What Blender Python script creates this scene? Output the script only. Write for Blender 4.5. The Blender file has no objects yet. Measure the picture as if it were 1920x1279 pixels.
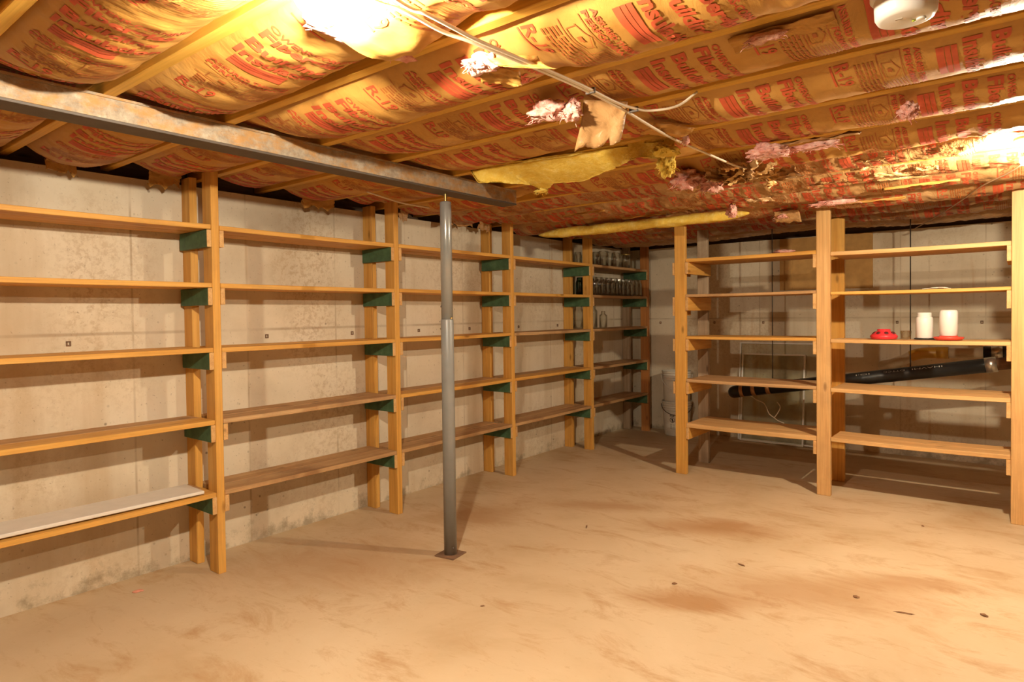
import bpy, bmesh, math, random
import numpy as np
from mathutils import Vector, Matrix, noise

random.seed(11)
scene = bpy.context.scene
COL = scene.collection

# ------------------------------------------------------------------ camera
YAW, PIT, ROL = 0.66758, 0.020648, -0.012349
F_PX, CY_PX = 1205.5, 613.9
fwd = Vector((-math.sin(YAW) * math.cos(PIT), math.cos(YAW) * math.cos(PIT), -math.sin(PIT)))
rgt = Vector((math.cos(YAW), math.sin(YAW), 0.0))
upv = rgt.cross(fwd)
r2 = rgt * math.cos(ROL) + upv * math.sin(ROL)
u2 = upv * math.cos(ROL) - rgt * math.sin(ROL)
cam_data = bpy.data.cameras.new('camera')
cam = bpy.data.objects.new('camera', cam_data)
COL.objects.link(cam)
M = Matrix((r2, u2, -fwd)).transposed().to_4x4()
M.translation = Vector((0, 0, 1.30))
cam.matrix_world = M
cam_data.sensor_width = 36.0
cam_data.lens = F_PX / 1920 * 36.0
cam_data.shift_y = -(639.5 - CY_PX) / 1920
cam_data.clip_start = 0.02
scene.camera = cam

# ------------------------------------------------------------------ light and exposure
scene.view_settings.view_transform = 'Standard'
scene.view_settings.look = 'None'
scene.view_settings.gamma = 1.0
scene.view_settings.exposure = 0.0
world = bpy.data.worlds.new('world')
scene.world = world
world.use_nodes = True
world.node_tree.nodes['Background'].inputs[0].default_value = (1.0, 0.80, 0.58, 1)
world.node_tree.nodes['Background'].inputs[1].default_value = 0.0
BULB_COLOR = {'top': (1.0, 0.88, 0.68), 'right': (1.0, 0.86, 0.63)}
BULB_STRENGTH = {'top': 6000.0, 'right': 5300.0}

# ------------------------------------------------------------------ material helpers
def new_mat(name):
    m = bpy.data.materials.new(name)
    m.use_nodes = True
    nt = m.node_tree
    b = nt.nodes['Principled BSDF']
    return m, nt, b

def N(nt, typ, **kw):
    n = nt.nodes.new(typ)
    for k, v in kw.items():
        if k.startswith('i_'):
            n.inputs[k[2:].replace('_', ' ')].default_value = v
        else:
            setattr(n, k, v)
    return n

def ramp(nt, fac, stops):
    r = nt.nodes.new('ShaderNodeValToRGB')
    el = r.color_ramp.elements
    while len(el) < len(stops):
        el.new(0.5)
    for e, (p, c) in zip(el, stops):
        e.position = p
        e.color = (c[0], c[1], c[2], 1) if not isinstance(c, (int, float)) else (c, c, c, 1)
    nt.links.new(fac, r.inputs[0])
    return r.outputs[0]

def mixc(nt, fac, a, b, mode='MIX'):
    n = nt.nodes.new('ShaderNodeMix')
    n.data_type = 'RGBA'
    n.blend_type = mode
    for sock, v in ((n.inputs[0], fac), (n.inputs[6], a), (n.inputs[7], b)):
        if isinstance(v, bpy.types.NodeSocket):
            nt.links.new(v, sock)
        elif isinstance(v, (int, float)):
            sock.default_value = v
        else:
            sock.default_value = (v[0], v[1], v[2], 1)
    return n.outputs[2]

def math_n(nt, op, a, b=None, c=None):
    n = nt.nodes.new('ShaderNodeMath')
    n.operation = op
    for i, v in enumerate((a, b, c)):
        if v is None:
            continue
        if isinstance(v, bpy.types.NodeSocket):
            nt.links.new(v, n.inputs[i])
        else:
            n.inputs[i].default_value = v
    return n.outputs[0]

def coords(nt, scale=(1, 1, 1), rnd=0.0):
    tc = nt.nodes.new('ShaderNodeTexCoord')
    out = tc.outputs['Object']
    if rnd:
        oi = nt.nodes.new('ShaderNodeObjectInfo')
        mul = math_n(nt, 'MULTIPLY', oi.outputs['Random'], rnd)
        comb = nt.nodes.new('ShaderNodeCombineXYZ')
        for i in range(3):
            nt.links.new(mul, comb.inputs[i])
        add = nt.nodes.new('ShaderNodeVectorMath')
        add.operation = 'ADD'
        nt.links.new(out, add.inputs[0])
        nt.links.new(comb.outputs[0], add.inputs[1])
        out = add.outputs[0]
    mp = nt.nodes.new('ShaderNodeMapping')
    mp.inputs['Scale'].default_value = scale
    nt.links.new(out, mp.inputs['Vector'])
    return mp.outputs[0]

def tex_noise(nt, vec, scale, detail=4, rough=0.55, dist=0.0):
    n = N(nt, 'ShaderNodeTexNoise')
    n.inputs['Scale'].default_value = scale
    n.inputs['Detail'].default_value = detail
    n.inputs['Roughness'].default_value = rough
    n.inputs['Distortion'].default_value = dist
    nt.links.new(vec, n.inputs['Vector'])
    return n.outputs['Fac']

def bump(nt, bsdf, height, strength, dist=0.01, prev=None):
    n = N(nt, 'ShaderNodeBump')
    n.inputs['Strength'].default_value = strength
    n.inputs['Distance'].default_value = dist
    nt.links.new(height, n.inputs['Height'])
    if prev is not None:
        nt.links.new(prev, n.inputs['Normal'])
    nt.links.new(n.outputs[0], bsdf.inputs['Normal'])
    return n.outputs[0]

def flat_mat(name, color, rough=0.5, metal=0.0, var=0.0, spec=None):
    m, nt, b = new_mat(name)
    b.inputs['Roughness'].default_value = rough
    b.inputs['Metallic'].default_value = metal
    if spec is not None:
        b.inputs['Specular IOR Level'].default_value = spec
    v = coords(nt)
    f = tex_noise(nt, v, 14, 5)
    lo = tuple(max(0, c * (1 - max(var, 0.04))) for c in color)
    hi = tuple(min(1, c * (1 + max(var, 0.04))) for c in color)
    nt.links.new(ramp(nt, f, [(0.3, lo), (0.7, hi)]), b.inputs['Base Color'])
    return m

def wood_mat(name, axis, dark, mid, light, dirt=(0.25, 0.13, 0.06), dirt_amt=0.25, rough=0.55):
    m, nt, b = new_mat(name)
    sc = [26.0, 26.0, 26.0]
    sc[axis] = 1.1
    v = coords(nt, tuple(sc), 37.0)
    g1 = tex_noise(nt, v, 1.0, 5, 0.6, 0.4)
    base = ramp(nt, g1, [(0.25, dark), (0.5, mid), (0.78, light)])
    sc2 = [150.0, 150.0, 150.0]
    sc2[axis] = 4.0
    v2 = coords(nt, tuple(sc2), 11.0)
    g2 = tex_noise(nt, v2, 1.0, 3)
    base = mixc(nt, 0.35, base, ramp(nt, g2, [(0.35, 0.55), (0.65, 1.0)]), 'MULTIPLY')
    # knots
    sck = [9.0, 9.0, 9.0]
    sck[axis] = 3.2
    vk = coords(nt, tuple(sck), 23.0)
    vo = N(nt, 'ShaderNodeTexVoronoi')
    vo.inputs['Scale'].default_value = 1.0
    nt.links.new(vk, vo.inputs['Vector'])
    kn = ramp(nt, vo.outputs['Distance'], [(0.05, 1.0), (0.13, 0.0)])
    base = mixc(nt, math_n(nt, 'MULTIPLY', kn, 0.75), base, tuple(c * 0.42 for c in dark))
    # handling dirt and water marks
    vd = coords(nt, (3, 3, 3), 17.0)
    d = tex_noise(nt, vd, 1.3, 6, 0.65)
    dm = ramp(nt, d, [(0.50, 0.0), (0.74, 1.0)])
    base = mixc(nt, math_n(nt, 'MULTIPLY', dm, dirt_amt), base, dirt)
    nt.links.new(base, b.inputs['Base Color'])
    b.inputs['Roughness'].default_value = rough
    b.inputs['Specular IOR Level'].default_value = 0.3
    bump(nt, b, g2, 0.12, 0.002)
    return m

PINE_D, PINE_M, PINE_L = (0.55, 0.245, 0.042), (0.71, 0.36, 0.075), (0.79, 0.45, 0.12)
WOOD = {}
for ax, nm in enumerate('xyz'):
    WOOD['pine', ax] = wood_mat('pine_lumber_' + nm, ax, PINE_D, PINE_M, PINE_L, dirt_amt=0.22)
    WOOD['worn', ax] = wood_mat('worn_board_' + nm, ax, (0.36, 0.19, 0.08), (0.52, 0.30, 0.13), (0.66, 0.43, 0.22),
                                dirt=(0.22, 0.10, 0.045), dirt_amt=0.6, rough=0.7)
    WOOD['pale', ax] = wood_mat('pale_lumber_' + nm, ax, (0.54, 0.28, 0.10), (0.68, 0.39, 0.15), (0.76, 0.48, 0.22), dirt_amt=0.25)
    WOOD['grey', ax] = wood_mat('weathered_lumber_' + nm, ax, (0.30, 0.20, 0.12), (0.46, 0.33, 0.21), (0.58, 0.44, 0.30),
                                dirt=(0.18, 0.11, 0.06), dirt_amt=0.6, rough=0.8)
    WOOD['red', ax] = wood_mat('reddish_lumber_' + nm, ax, (0.36, 0.13, 0.03), (0.48, 0.19, 0.05), (0.58, 0.26, 0.08), dirt_amt=0.3)
    WOOD['joist', ax] = wood_mat('joist_lumber_' + nm, ax, (0.60, 0.30, 0.04), (0.72, 0.40, 0.06), (0.78, 0.46, 0.09), dirt_amt=0.15)
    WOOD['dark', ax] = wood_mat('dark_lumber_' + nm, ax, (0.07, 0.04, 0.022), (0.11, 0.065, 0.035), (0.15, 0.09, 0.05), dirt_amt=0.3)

def green_paint():
    m, nt, b = new_mat('green_painted_wood')
    v = coords(nt, (1, 1, 1), 9.0)
    n1 = tex_noise(nt, v, 16, 6, 0.65)
    n2 = tex_noise(nt, v, 60, 4, 0.7)
    col = ramp(nt, n1, [(0.3, (0.030, 0.075, 0.036)), (0.6, (0.065, 0.145, 0.068)), (0.8, (0.13, 0.20, 0.11))])
    chip = ramp(nt, n2, [(0.66, 0.0), (0.74, 1.0)])
    col = mixc(nt, math_n(nt, 'MULTIPLY', chip, 0.5), col, (0.25, 0.26, 0.17))
    nt.links.new(col, b.inputs['Base Color'])
    b.inputs['Roughness'].default_value = 0.55
    return m
GREEN = green_paint()

def concrete_wall():
    m, nt, b = new_mat('poured_concrete_wall')
    v = coords(nt)
    n1 = tex_noise(nt, v, 1.6, 6, 0.6)
    col = ramp(nt, n1, [(0.28, (0.55, 0.45, 0.32)), (0.5, (0.69, 0.59, 0.44)), (0.72, (0.75, 0.66, 0.52))])
    vs = coords(nt, (3.0, 3.0, 0.35))
    ns = tex_noise(nt, vs, 1.2, 5, 0.6)
    col = mixc(nt, math_n(nt, 'MULTIPLY', ramp(nt, ns, [(0.52, 0.0), (0.70, 1.0)]), 0.45), col, (0.46, 0.31, 0.16))
    # rusty drips
    vr = coords(nt, (7.0, 7.0, 0.5))
    nr = tex_noise(nt, vr, 1.0, 3, 0.5)
    col = mixc(nt, math_n(nt, 'MULTIPLY', ramp(nt, nr, [(0.66, 0.0), (0.73, 1.0)]), 0.5), col, (0.50, 0.27, 0.09))
    # grimy patches with a fine dark speckle
    npatch = tex_noise(nt, coords(nt, (1.0, 1.0, 0.6)), 1.4, 3)
    nspk = tex_noise(nt, v, 34, 5, 0.75)
    spk = math_n(nt, 'MULTIPLY', ramp(nt, npatch, [(0.50, 0.0), (0.66, 1.0)]), ramp(nt, nspk, [(0.47, 0.0), (0.60, 1.0)]))
    col = mixc(nt, math_n(nt, 'MULTIPLY', spk, 0.45), col, (0.38, 0.24, 0.12))
    # bug holes and grit
    ng = tex_noise(nt, v, 55, 4, 0.7)
    col = mixc(nt, ramp(nt, ng, [(0.27, 0.8), (0.38, 0.0)]), col, (0.27, 0.19, 0.12))
    vo = N(nt, 'ShaderNodeTexVoronoi')
    vo.inputs['Scale'].default_value = 13
    nt.links.new(v, vo.inputs['Vector'])
    npit = tex_noise(nt, v, 2.3, 3)
    pit = math_n(nt, 'MULTIPLY', ramp(nt, vo.outputs['Distance'], [(0.05, 1.0), (0.11, 0.0)]),
                 ramp(nt, npit, [(0.48, 0.0), (0.62, 1.0)]))
    col = mixc(nt, math_n(nt, 'MULTIPLY', pit, 0.7), col, (0.16, 0.11, 0.07))
    # damp line and mould along the floor
    sep = nt.nodes.new('ShaderNodeSeparateXYZ')
    nt.links.new(v, sep.inputs[0])
    z = sep.outputs['Z']
    low = math_n(nt, 'SUBTRACT', 1.0, math_n(nt, 'MULTIPLY', z, 5.0))
    nm = tex_noise(nt, v, 7, 6, 0.7)
    mould = ramp(nt, math_n(nt, 'ADD', math_n(nt, 'MULTIPLY', low, 0.32), nm), [(0.72, 0.0), (0.88, 1.0)])
    col = mixc(nt, math_n(nt, 'MULTIPLY', mould, 0.6), col, (0.22, 0.17, 0.10))
    # a horizontal form joint 1.23 m up and vertical form joints 0.61 m apart
    line = ramp(nt, math_n(nt, 'ABSOLUTE', math_n(nt, 'SUBTRACT', z, 1.228)), [(0.004, 1.0), (0.010, 0.0)])
    xy = math_n(nt, 'ADD', sep.outputs['X'], sep.outputs['Y'])
    fr = math_n(nt, 'ABSOLUTE', math_n(nt, 'SUBTRACT', math_n(nt, 'FRACT', math_n(nt, 'DIVIDE', xy, 0.61)), 0.5))
    vline = ramp(nt, fr, [(0.004, 1.0), (0.012, 0.0)])
    fade = ramp(nt, tex_noise(nt, v, 3.0, 3), [(0.4, 0.1), (0.65, 0.6)])
    ln = math_n(nt, 'MULTIPLY', math_n(nt, 'MAXIMUM', line, vline), fade)
    col = mixc(nt, ln, col, (0.33, 0.23, 0.14))
    nt.links.new(col, b.inputs['Base Color'])
    b.inputs['Roughness'].default_value = 0.9
    b.inputs['Specular IOR Level'].default_value = 0.15
    h = math_n(nt, 'SUBTRACT', math_n(nt, 'MULTIPLY', ng, 0.3), math_n(nt, 'ADD', pit, math_n(nt, 'MULTIPLY', ln, 0.6)))
    bump(nt, b, h, 0.35, 0.006)
    return m
WALLM = concrete_wall()

def concrete_floor():
    m, nt, b = new_mat('stained_concrete_floor')
    v = coords(nt)
    n1 = tex_noise(nt, v, 1.1, 7, 0.62, 0.3)
    col = ramp(nt, n1, [(0.30, (0.48, 0.335, 0.185)), (0.47, (0.58, 0.435, 0.27)), (0.70, (0.64, 0.50, 0.33))])
    vs = coords(nt, (1.6, 3.6, 1))
    n2 = tex_noise(nt, vs, 1.5, 8, 0.72, 0.6)
    col = mixc(nt, math_n(nt, 'MULTIPLY', ramp(nt, n2, [(0.52, 0.0), (0.68, 1.0)]), 0.6), col, (0.40, 0.215, 0.085))
    n4 = tex_noise(nt, coords(nt, (5, 9, 1)), 2.6, 6, 0.75)
    col = mixc(nt, math_n(nt, 'MULTIPLY', ramp(nt, n4, [(0.58, 0.0), (0.70, 1.0)]), 0.35), col, (0.40, 0.23, 0.10))
    # a few large worn patches, each where it lies on the slab
    for (px, py, rx, ry, amt) in ((-1.45, 3.75, 0.55, 0.22, 0.75), (-0.75, 3.15, 0.7, 0.28, 0.5), (-1.15, 2.75, 0.4, 0.16, 0.75),
                                  (-2.75, 2.1, 0.7, 0.45, 0.4), (-2.75, 3.1, 0.35, 0.3, 0.5), (-2.2, 3.75, 0.6, 0.15, 0.5),
                                  (-0.45, 3.5, 0.4, 0.15, 0.55)):
        mp = nt.nodes.new('ShaderNodeMapping')
        mp.vector_type = 'TEXTURE'
        mp.inputs['Location'].default_value = (px, py, 0)
        mp.inputs['Rotation'].default_value = (0, 0, 0.5)
        mp.inputs['Scale'].default_value = (rx, ry, 1)
        nt.links.new(v, mp.inputs['Vector'])
        ln = nt.nodes.new('ShaderNodeVectorMath')
        ln.operation = 'LENGTH'
        nt.links.new(mp.outputs[0], ln.inputs[0])
        k = math_n(nt, 'ADD', ln.outputs['Value'], math_n(nt, 'MULTIPLY', math_n(nt, 'SUBTRACT', n2, 0.5), 2.6))
        col = mixc(nt, math_n(nt, 'MULTIPLY', ramp(nt, k, [(0.25, 1.0), (1.05, 0.0)]), amt * 0.95), col, (0.36, 0.175, 0.06))
    n3 = tex_noise(nt, v, 38, 4, 0.7)
    col = mixc(nt, ramp(nt, n3, [(0.25, 0.4), (0.34, 0.0)]), col, (0.34, 0.18, 0.07))
    col = mixc(nt, ramp(nt, n3, [(0.66, 0.0), (0.78, 0.35)]), col, (0.78, 0.62, 0.42))
    nt.links.new(col, b.inputs['Base Color'])
    b.inputs['Roughness'].default_value = 0.72
    b.inputs['Specular IOR Level'].default_value = 0.25
    bump(nt, b, n3, 0.10, 0.004)
    return m
FLOORM = concrete_floor()

def kraft(name, a, c, d, rough=0.55, dirt=0.2, bump_s=0.5):
    m, nt, b = new_mat(name)
    v = coords(nt, (1, 1, 1), 5.0)
    n1 = tex_noise(nt, v, 3.0, 6, 0.6)
    col = ramp(nt, n1, [(0.3, a), (0.5, c), (0.72, d)])
    n2 = tex_noise(nt, v, 9.0, 5, 0.7)
    col = mixc(nt, math_n(nt, 'MULTIPLY', ramp(nt, n2, [(0.55, 0.0), (0.72, 1.0)]), dirt), col, (0.20, 0.11, 0.055))
    nt.links.new(col, b.inputs['Base Color'])
    b.inputs['Roughness'].default_value = rough
    b.inputs['Specular IOR Level'].default_value = 0.35
    vw = coords(nt, (30, 7, 30), 3.0)
    w = tex_noise(nt, vw, 1.0, 4, 0.55, 0.8)
    w2 = tex_noise(nt, v, 26.0, 3, 0.5)
    bump(nt, b, math_n(nt, 'ADD', w, math_n(nt, 'MULTIPLY', w2, 0.5)), bump_s, 0.006)
    return m
KRAFT = kraft('kraft_paper', (0.44, 0.21, 0.040), (0.54, 0.275, 0.06), (0.60, 0.34, 0.095), bump_s=0.3)
KRAFT_DIRTY = kraft('dusty_kraft_paper', (0.34, 0.17, 0.06), (0.46, 0.255, 0.10), (0.56, 0.35, 0.17), rough=0.4, dirt=0.5, bump_s=0.9)
KRAFT_PALE = kraft('torn_kraft_paper', (0.56, 0.30, 0.09), (0.66, 0.40, 0.15), (0.74, 0.50, 0.24), bump_s=0.6)
INK = flat_mat('red_print_ink', (0.54, 0.085, 0.028), 0.6, var=0.2)
INK_FINE = flat_mat('brown_print_ink', (0.42, 0.12, 0.025), 0.6, var=0.2)

def fluff(name, a, c, d):
    m, nt, b = new_mat(name)
    v = coords(nt)
    n = tex_noise(nt, v, 22, 7, 0.7)
    nt.links.new(ramp(nt, n, [(0.3, a), (0.52, c), (0.7, d)]), b.inputs['Base Color'])
    b.inputs['Roughness'].default_value = 1.0
    b.inputs['Specular IOR Level'].default_value = 0.05
    n2 = tex_noise(nt, v, 70, 5, 0.75)
    bump(nt, b, n2, 0.8, 0.01)
    return m
PINK = fluff('pink_fiberglass', (0.66, 0.22, 0.17), (0.80, 0.42, 0.34), (0.88, 0.64, 0.54))
YELLOW = fluff('yellow_fiberglass', (0.74, 0.46, 0.06), (0.82, 0.58, 0.11), (0.88, 0.70, 0.24))

def rusty_steel():
    m, nt, b = new_mat('dusty_rusted_steel')
    v = coords(nt, (1, 1, 1))
    n1 = tex_noise(nt, v, 24, 7, 0.72)
    n2 = tex_noise(nt, coords(nt, (14, 6, 14)), 1.5, 7, 0.7)
    col = ramp(nt, n1, [(0.3, (0.20, 0.15, 0.105)), (0.52, (0.33, 0.27, 0.195)), (0.7, (0.46, 0.39, 0.29))])
    col = mixc(nt, math_n(nt, 'MULTIPLY', ramp(nt, n2, [(0.44, 0.0), (0.60, 1.0)]), 0.75), col, (0.42, 0.20, 0.04))
    n3 = tex_noise(nt, v, 70, 3, 0.7)
    col = mixc(nt, ramp(nt, n3, [(0.60, 0.0), (0.70, 0.6)]), col, (0.24, 0.15, 0.09))
    nt.links.new(col, b.inputs['Base Color'])
    b.inputs['Roughness'].default_value = 0.8
    bump(nt, b, n1, 0.5, 0.006)
    return m
RUST = rusty_steel()
DARKSTEEL = flat_mat('dark_steel', (0.085, 0.065, 0.05), 0.6, var=0.15)
GREYPAINT = flat_mat('grey_painted_steel', (0.235, 0.235, 0.225), 0.38, var=0.06)
SHINYPAINT = flat_mat('grey_enamelled_steel', (0.30, 0.30, 0.285), 0.22, 0.35, var=0.05)
BRASS = flat_mat('brass_screw', (0.55, 0.42, 0.16), 0.35, 0.9)
RUSTPLATE = flat_mat('rusted_plate', (0.20, 0.11, 0.06), 0.8, var=0.3)
WHITEPL = flat_mat('white_plastic', (0.78, 0.74, 0.68), 0.35)
BUCKETPL = flat_mat('dusty_white_bucket_plastic', (0.70, 0.64, 0.54), 0.45, var=0.07)
REDPL = flat_mat('red_plastic', (0.70, 0.035, 0.045), 0.35)
REDPL2 = flat_mat('orange_red_plastic', (0.72, 0.07, 0.045), 0.35)
BLACKPL = flat_mat('black_pipe_plastic', (0.016, 0.015, 0.014), 0.42, var=0.2)
RUBBER = flat_mat('black_rubber', (0.012, 0.012, 0.012), 0.5)
DARKLINE = flat_mat('black_print', (0.04, 0.035, 0.03), 0.7)
WHITEINK = flat_mat('white_print', (0.42, 0.38, 0.32), 0.7, var=0.3)
STEEL = flat_mat('stainless_band', (0.62, 0.58, 0.52), 0.3, 0.9)
COPPER = flat_mat('copper_strap', (0.50, 0.27, 0.13), 0.4, 0.5)
RUSTPIPE = flat_mat('rusty_iron_pipe', (0.17, 0.09, 0.05), 0.75, var=0.35)
BEIGEPVC = flat_mat('beige_plastic_pipe', (0.58, 0.46, 0.30), 0.4)
YELLOWPVC = flat_mat('yellowed_plastic_elbow', (0.62, 0.33, 0.045), 0.4)
ALU = flat_mat('white_aluminium', (0.86, 0.83, 0.76), 0.4)
ROMEX = flat_mat('white_cable_sheath', (0.74, 0.62, 0.46), 0.5)
TANWIRE = flat_mat('tan_cable_sheath', (0.42, 0.27, 0.15), 0.5)
ROD = flat_mat('dark_iron_rod', (0.06, 0.045, 0.035), 0.6, 0.4)
PORCELAIN = flat_mat('white_porcelain', (0.8, 0.77, 0.7), 0.25)
CARDBOARD = flat_mat('brown_fibreboard', (0.50, 0.28, 0.09), 0.85, var=0.12)
WHITEBOARD = flat_mat('white_painted_board', (0.74, 0.68, 0.60), 0.5, var=0.05)
CHIP = flat_mat('brown_wood_chip', (0.22, 0.11, 0.05), 0.9, var=0.3)
PINKCHIP = flat_mat('pink_scrap', (0.72, 0.30, 0.20), 0.9)
STRING = flat_mat('white_string', (0.74, 0.68, 0.58), 0.9)
LED = flat_mat('green_lens', (0.35, 0.42, 0.03), 0.3)
GREYPL = flat_mat('grey_slot', (0.36, 0.30, 0.22), 0.6)

def glass_mat(name, color, shine=0.35, blend=0.25, dust=0.0, rough=0.04):
    """thin glass: clear straight on, reflecting towards grazing angles"""
    m = bpy.data.materials.new(name)
    m.use_nodes = True
    nt = m.node_tree
    nt.nodes.clear()
    tr = N(nt, 'ShaderNodeBsdfTransparent')
    tr.inputs[0].default_value = (*color, 1)
    gl = N(nt, 'ShaderNodeBsdfGlossy')
    gl.inputs['Color'].default_value = (0.95, 0.95, 0.93, 1)
    gl.inputs['Roughness'].default_value = rough
    lw = N(nt, 'ShaderNodeLayerWeight')
    lw.inputs['Blend'].default_value = blend
    mx = N(nt, 'ShaderNodeMixShader')
    nt.links.new(math_n(nt, 'ADD', math_n(nt, 'MULTIPLY', lw.outputs['Fresnel'], shine), 0.02), mx.inputs[0])
    nt.links.new(tr.outputs[0], mx.inputs[1])
    nt.links.new(gl.outputs[0], mx.inputs[2])
    out = mx.outputs[0]
    if dust:
        df = N(nt, 'ShaderNodeBsdfDiffuse')
        df.inputs[0].default_value = (0.6, 0.55, 0.46, 1)
        m2 = N(nt, 'ShaderNodeMixShader')
        f = tex_noise(nt, coords(nt), 6, 5, 0.7)
        nt.links.new(math_n(nt, 'MULTIPLY', ramp(nt, f, [(0.3, 0.3), (0.7, 1.0)]), dust), m2.inputs[0])
        nt.links.new(out, m2.inputs[1])
        nt.links.new(df.outputs[0], m2.inputs[2])
        out = m2.outputs[0]
    o = N(nt, 'ShaderNodeOutputMaterial')
    nt.links.new(out, o.inputs[0])
    return m
GLASS = glass_mat('clear_glass', (0.955, 0.96, 0.94), 0.6, 0.35)
TEALGLASS = glass_mat('teal_glass', (0.25, 0.62, 0.52), 0.75, 0.42)
PANE = glass_mat('dusty_pane_glass', (0.96, 0.965, 0.93), 0.4, 0.15, 0.12)

def bulb_mat(name, which):
    m = bpy.data.materials.new(name)
    m.use_nodes = True
    nt = m.node_tree
    nt.nodes.clear()
    e = nt.nodes.new('ShaderNodeEmission')
    e.inputs[0].default_value = (*BULB_COLOR[which], 1)
    e.inputs[1].default_value = BULB_STRENGTH[which]
    o = nt.nodes.new('ShaderNodeOutputMaterial')
    nt.links.new(e.outputs[0], o.inputs[0])
    return m

# ------------------------------------------------------------------ object helpers
def set_props(o, label=None, cat=None, group=None, kind=None):
    if label:
        o['label'] = label
    if cat:
        o['category'] = cat
    if group:
        o['group'] = group
    if kind:
        o['kind'] = kind
    return o

def thing(name, label, cat, loc=(0, 0, 0), group=None):
    o = bpy.data.objects.new(name, None)
    o.empty_display_size = 0.05
    COL.objects.link(o)
    o.location = loc
    return set_props(o, label, cat, group)

def world_loc(o):
    p = Vector(o.location)
    while o.parent is not None:
        o = o.parent
        p = p + Vector(o.location)
    return p

def link_mesh(name, me, mats, parent=None, loc=(0, 0, 0), smooth=False):
    """loc is in world space; parents are never rotated"""
    for m in (mats if isinstance(mats, (list, tuple)) else [mats]):
        me.materials.append(m)
    o = bpy.data.objects.new(name, me)
    COL.objects.link(o)
    if parent is not None:
        o.parent = parent
        o.location = Vector(loc) - world_loc(parent)
    else:
        o.location = loc
    if smooth:
        me.polygons.foreach_set('use_smooth', [True] * len(me.polygons))
    return o

def from_bm(name, bm, mats, parent=None, loc=(0, 0, 0), smooth=False):
    me = bpy.data.meshes.new(name)
    bm.normal_update()
    bm.to_mesh(me)
    bm.free()
    return link_mesh(name, me, mats, parent, loc, smooth)

def from_data(name, verts, faces, mats, parent=None, loc=(0, 0, 0), smooth=False, idx=None):
    me = bpy.data.meshes.new(name)
    me.from_pydata([tuple(map(float, v)) for v in verts], [], faces)
    o = link_mesh(name, me, mats, parent, loc, smooth)
    if idx is not None:
        me.polygons.foreach_set('material_index', idx)
    me.update()
    return o

def bm_box(sx, sy, sz, bevel=0.0025, cuts=0, axis=0, bend=0.0, seed=0):
    bm = bmesh.new()
    bmesh.ops.create_cube(bm, size=1.0)
    bmesh.ops.scale(bm, vec=(sx, sy, sz), verts=bm.verts)
    if bevel:
        bmesh.ops.bevel(bm, geom=list(bm.edges), offset=bevel, segments=1, affect='EDGES', profile=0.5)
    return bm

def box(name, x0, x1, y0, y1, z0, z1, mats, parent=None, bevel=0.0025, rot=None):
    bm = bm_box(abs(x1 - x0), abs(y1 - y0), abs(z1 - z0), bevel)
    o = from_bm(name, bm, mats, parent, ((x0 + x1) / 2, (y0 + y1) / 2, (z0 + z1) / 2))
    if rot:
        o.rotation_euler = rot
    return o

def board(name, x0, x1, y0, y1, z0, z1, mat, parent, axis, sag=0.0, seed=0, edge=0.002, label=None):
    """a plank along axis with a few segments so that it may bow a little"""
    rng = random.Random(seed)
    L = (x1 - x0, y1 - y0, z1 - z0)
    n = 12
    bm = bm_box(*L, bevel=edge)
    for i in range(1, n):
        co = [0, 0, 0]
        no = [0, 0, 0]
        co[axis] = -L[axis] / 2 + L[axis] * i / n
        no[axis] = 1
        bmesh.ops.bisect_plane(bm, geom=list(bm.verts) + list(bm.edges) + list(bm.faces), plane_co=co, plane_no=no)
    tw = rng.uniform(-1, 1) * 0.0025
    ph = rng.uniform(0, 6)
    other = 1 if axis == 0 else 0
    for v in bm.verts:
        t = v.co[axis] / L[axis] * 2
        v.co.z += -sag * (1 - t * t) + tw * t * (v.co[other] / L[other])
        v.co[other] += 0.0015 * math.sin(ph + t * 2.3) * (1 - t * t)
    o = from_bm(name, bm, mat, parent, ((x0 + x1) / 2, (y0 + y1) / 2, (z0 + z1) / 2))
    if label:
        o['label'] = label
    return o

def lathe(profile, seg=32, close=False):
    """profile of (r, z), returns a bmesh turned around z"""
    bm = bmesh.new()
    rings = []
    for r, z in profile:
        if r < 1e-6:
            rings.append([bm.verts.new((0, 0, z))])
        else:
            rings.append([bm.verts.new((r * math.cos(2 * math.pi * i / seg), r * math.sin(2 * math.pi * i / seg), z)) for i in range(seg)])
    pairs = list(zip(rings[:-1], rings[1:]))
    if close:
        pairs.append((rings[-1], rings[0]))
    for a, b in pairs:
        for i in range(seg):
            j = (i + 1) % seg
            if len(a) == 1 and len(b) == 1:
                continue
            if len(a) == 1:
                bm.faces.new((a[0], b[j], b[i]))
            elif len(b) == 1:
                bm.faces.new((a[i], a[j], b[0]))
            else:
                bm.faces.new((a[i], a[j], b[j], b[i]))
    bmesh.ops.recalc_face_normals(bm, faces=bm.faces)
    return bm

def tube_mesh(bm, pts, r, seg=8, caps=True, flat=1.0):
    pts = [Vector(p) for p in pts]
    rings = []
    ref = Vector((0, 0, 1))
    for i, p in enumerate(pts):
        t = (pts[min(i + 1, len(pts) - 1)] - pts[max(i - 1, 0)]).normalized()
        s = t.cross(ref)
        if s.length < 1e-3:
            s = t.cross(Vector((0, 1, 0)))
        s.normalize()
        q = s.cross(t).normalized()
        rr = r[i] if isinstance(r, (list, tuple)) else r
        rings.append([bm.verts.new(p + (s * math.cos(a) + q * math.sin(a) * flat) * rr)
                      for a in (2 * math.pi * k / seg for k in range(seg))])
    for a, b in zip(rings[:-1], rings[1:]):
        for k in range(seg):
            j = (k + 1) % seg
            bm.faces.new((a[k], a[j], b[j], b[k]))
    if caps:
        bm.faces.new(rings[0][::-1])
        bm.faces.new(rings[-1])

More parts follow.
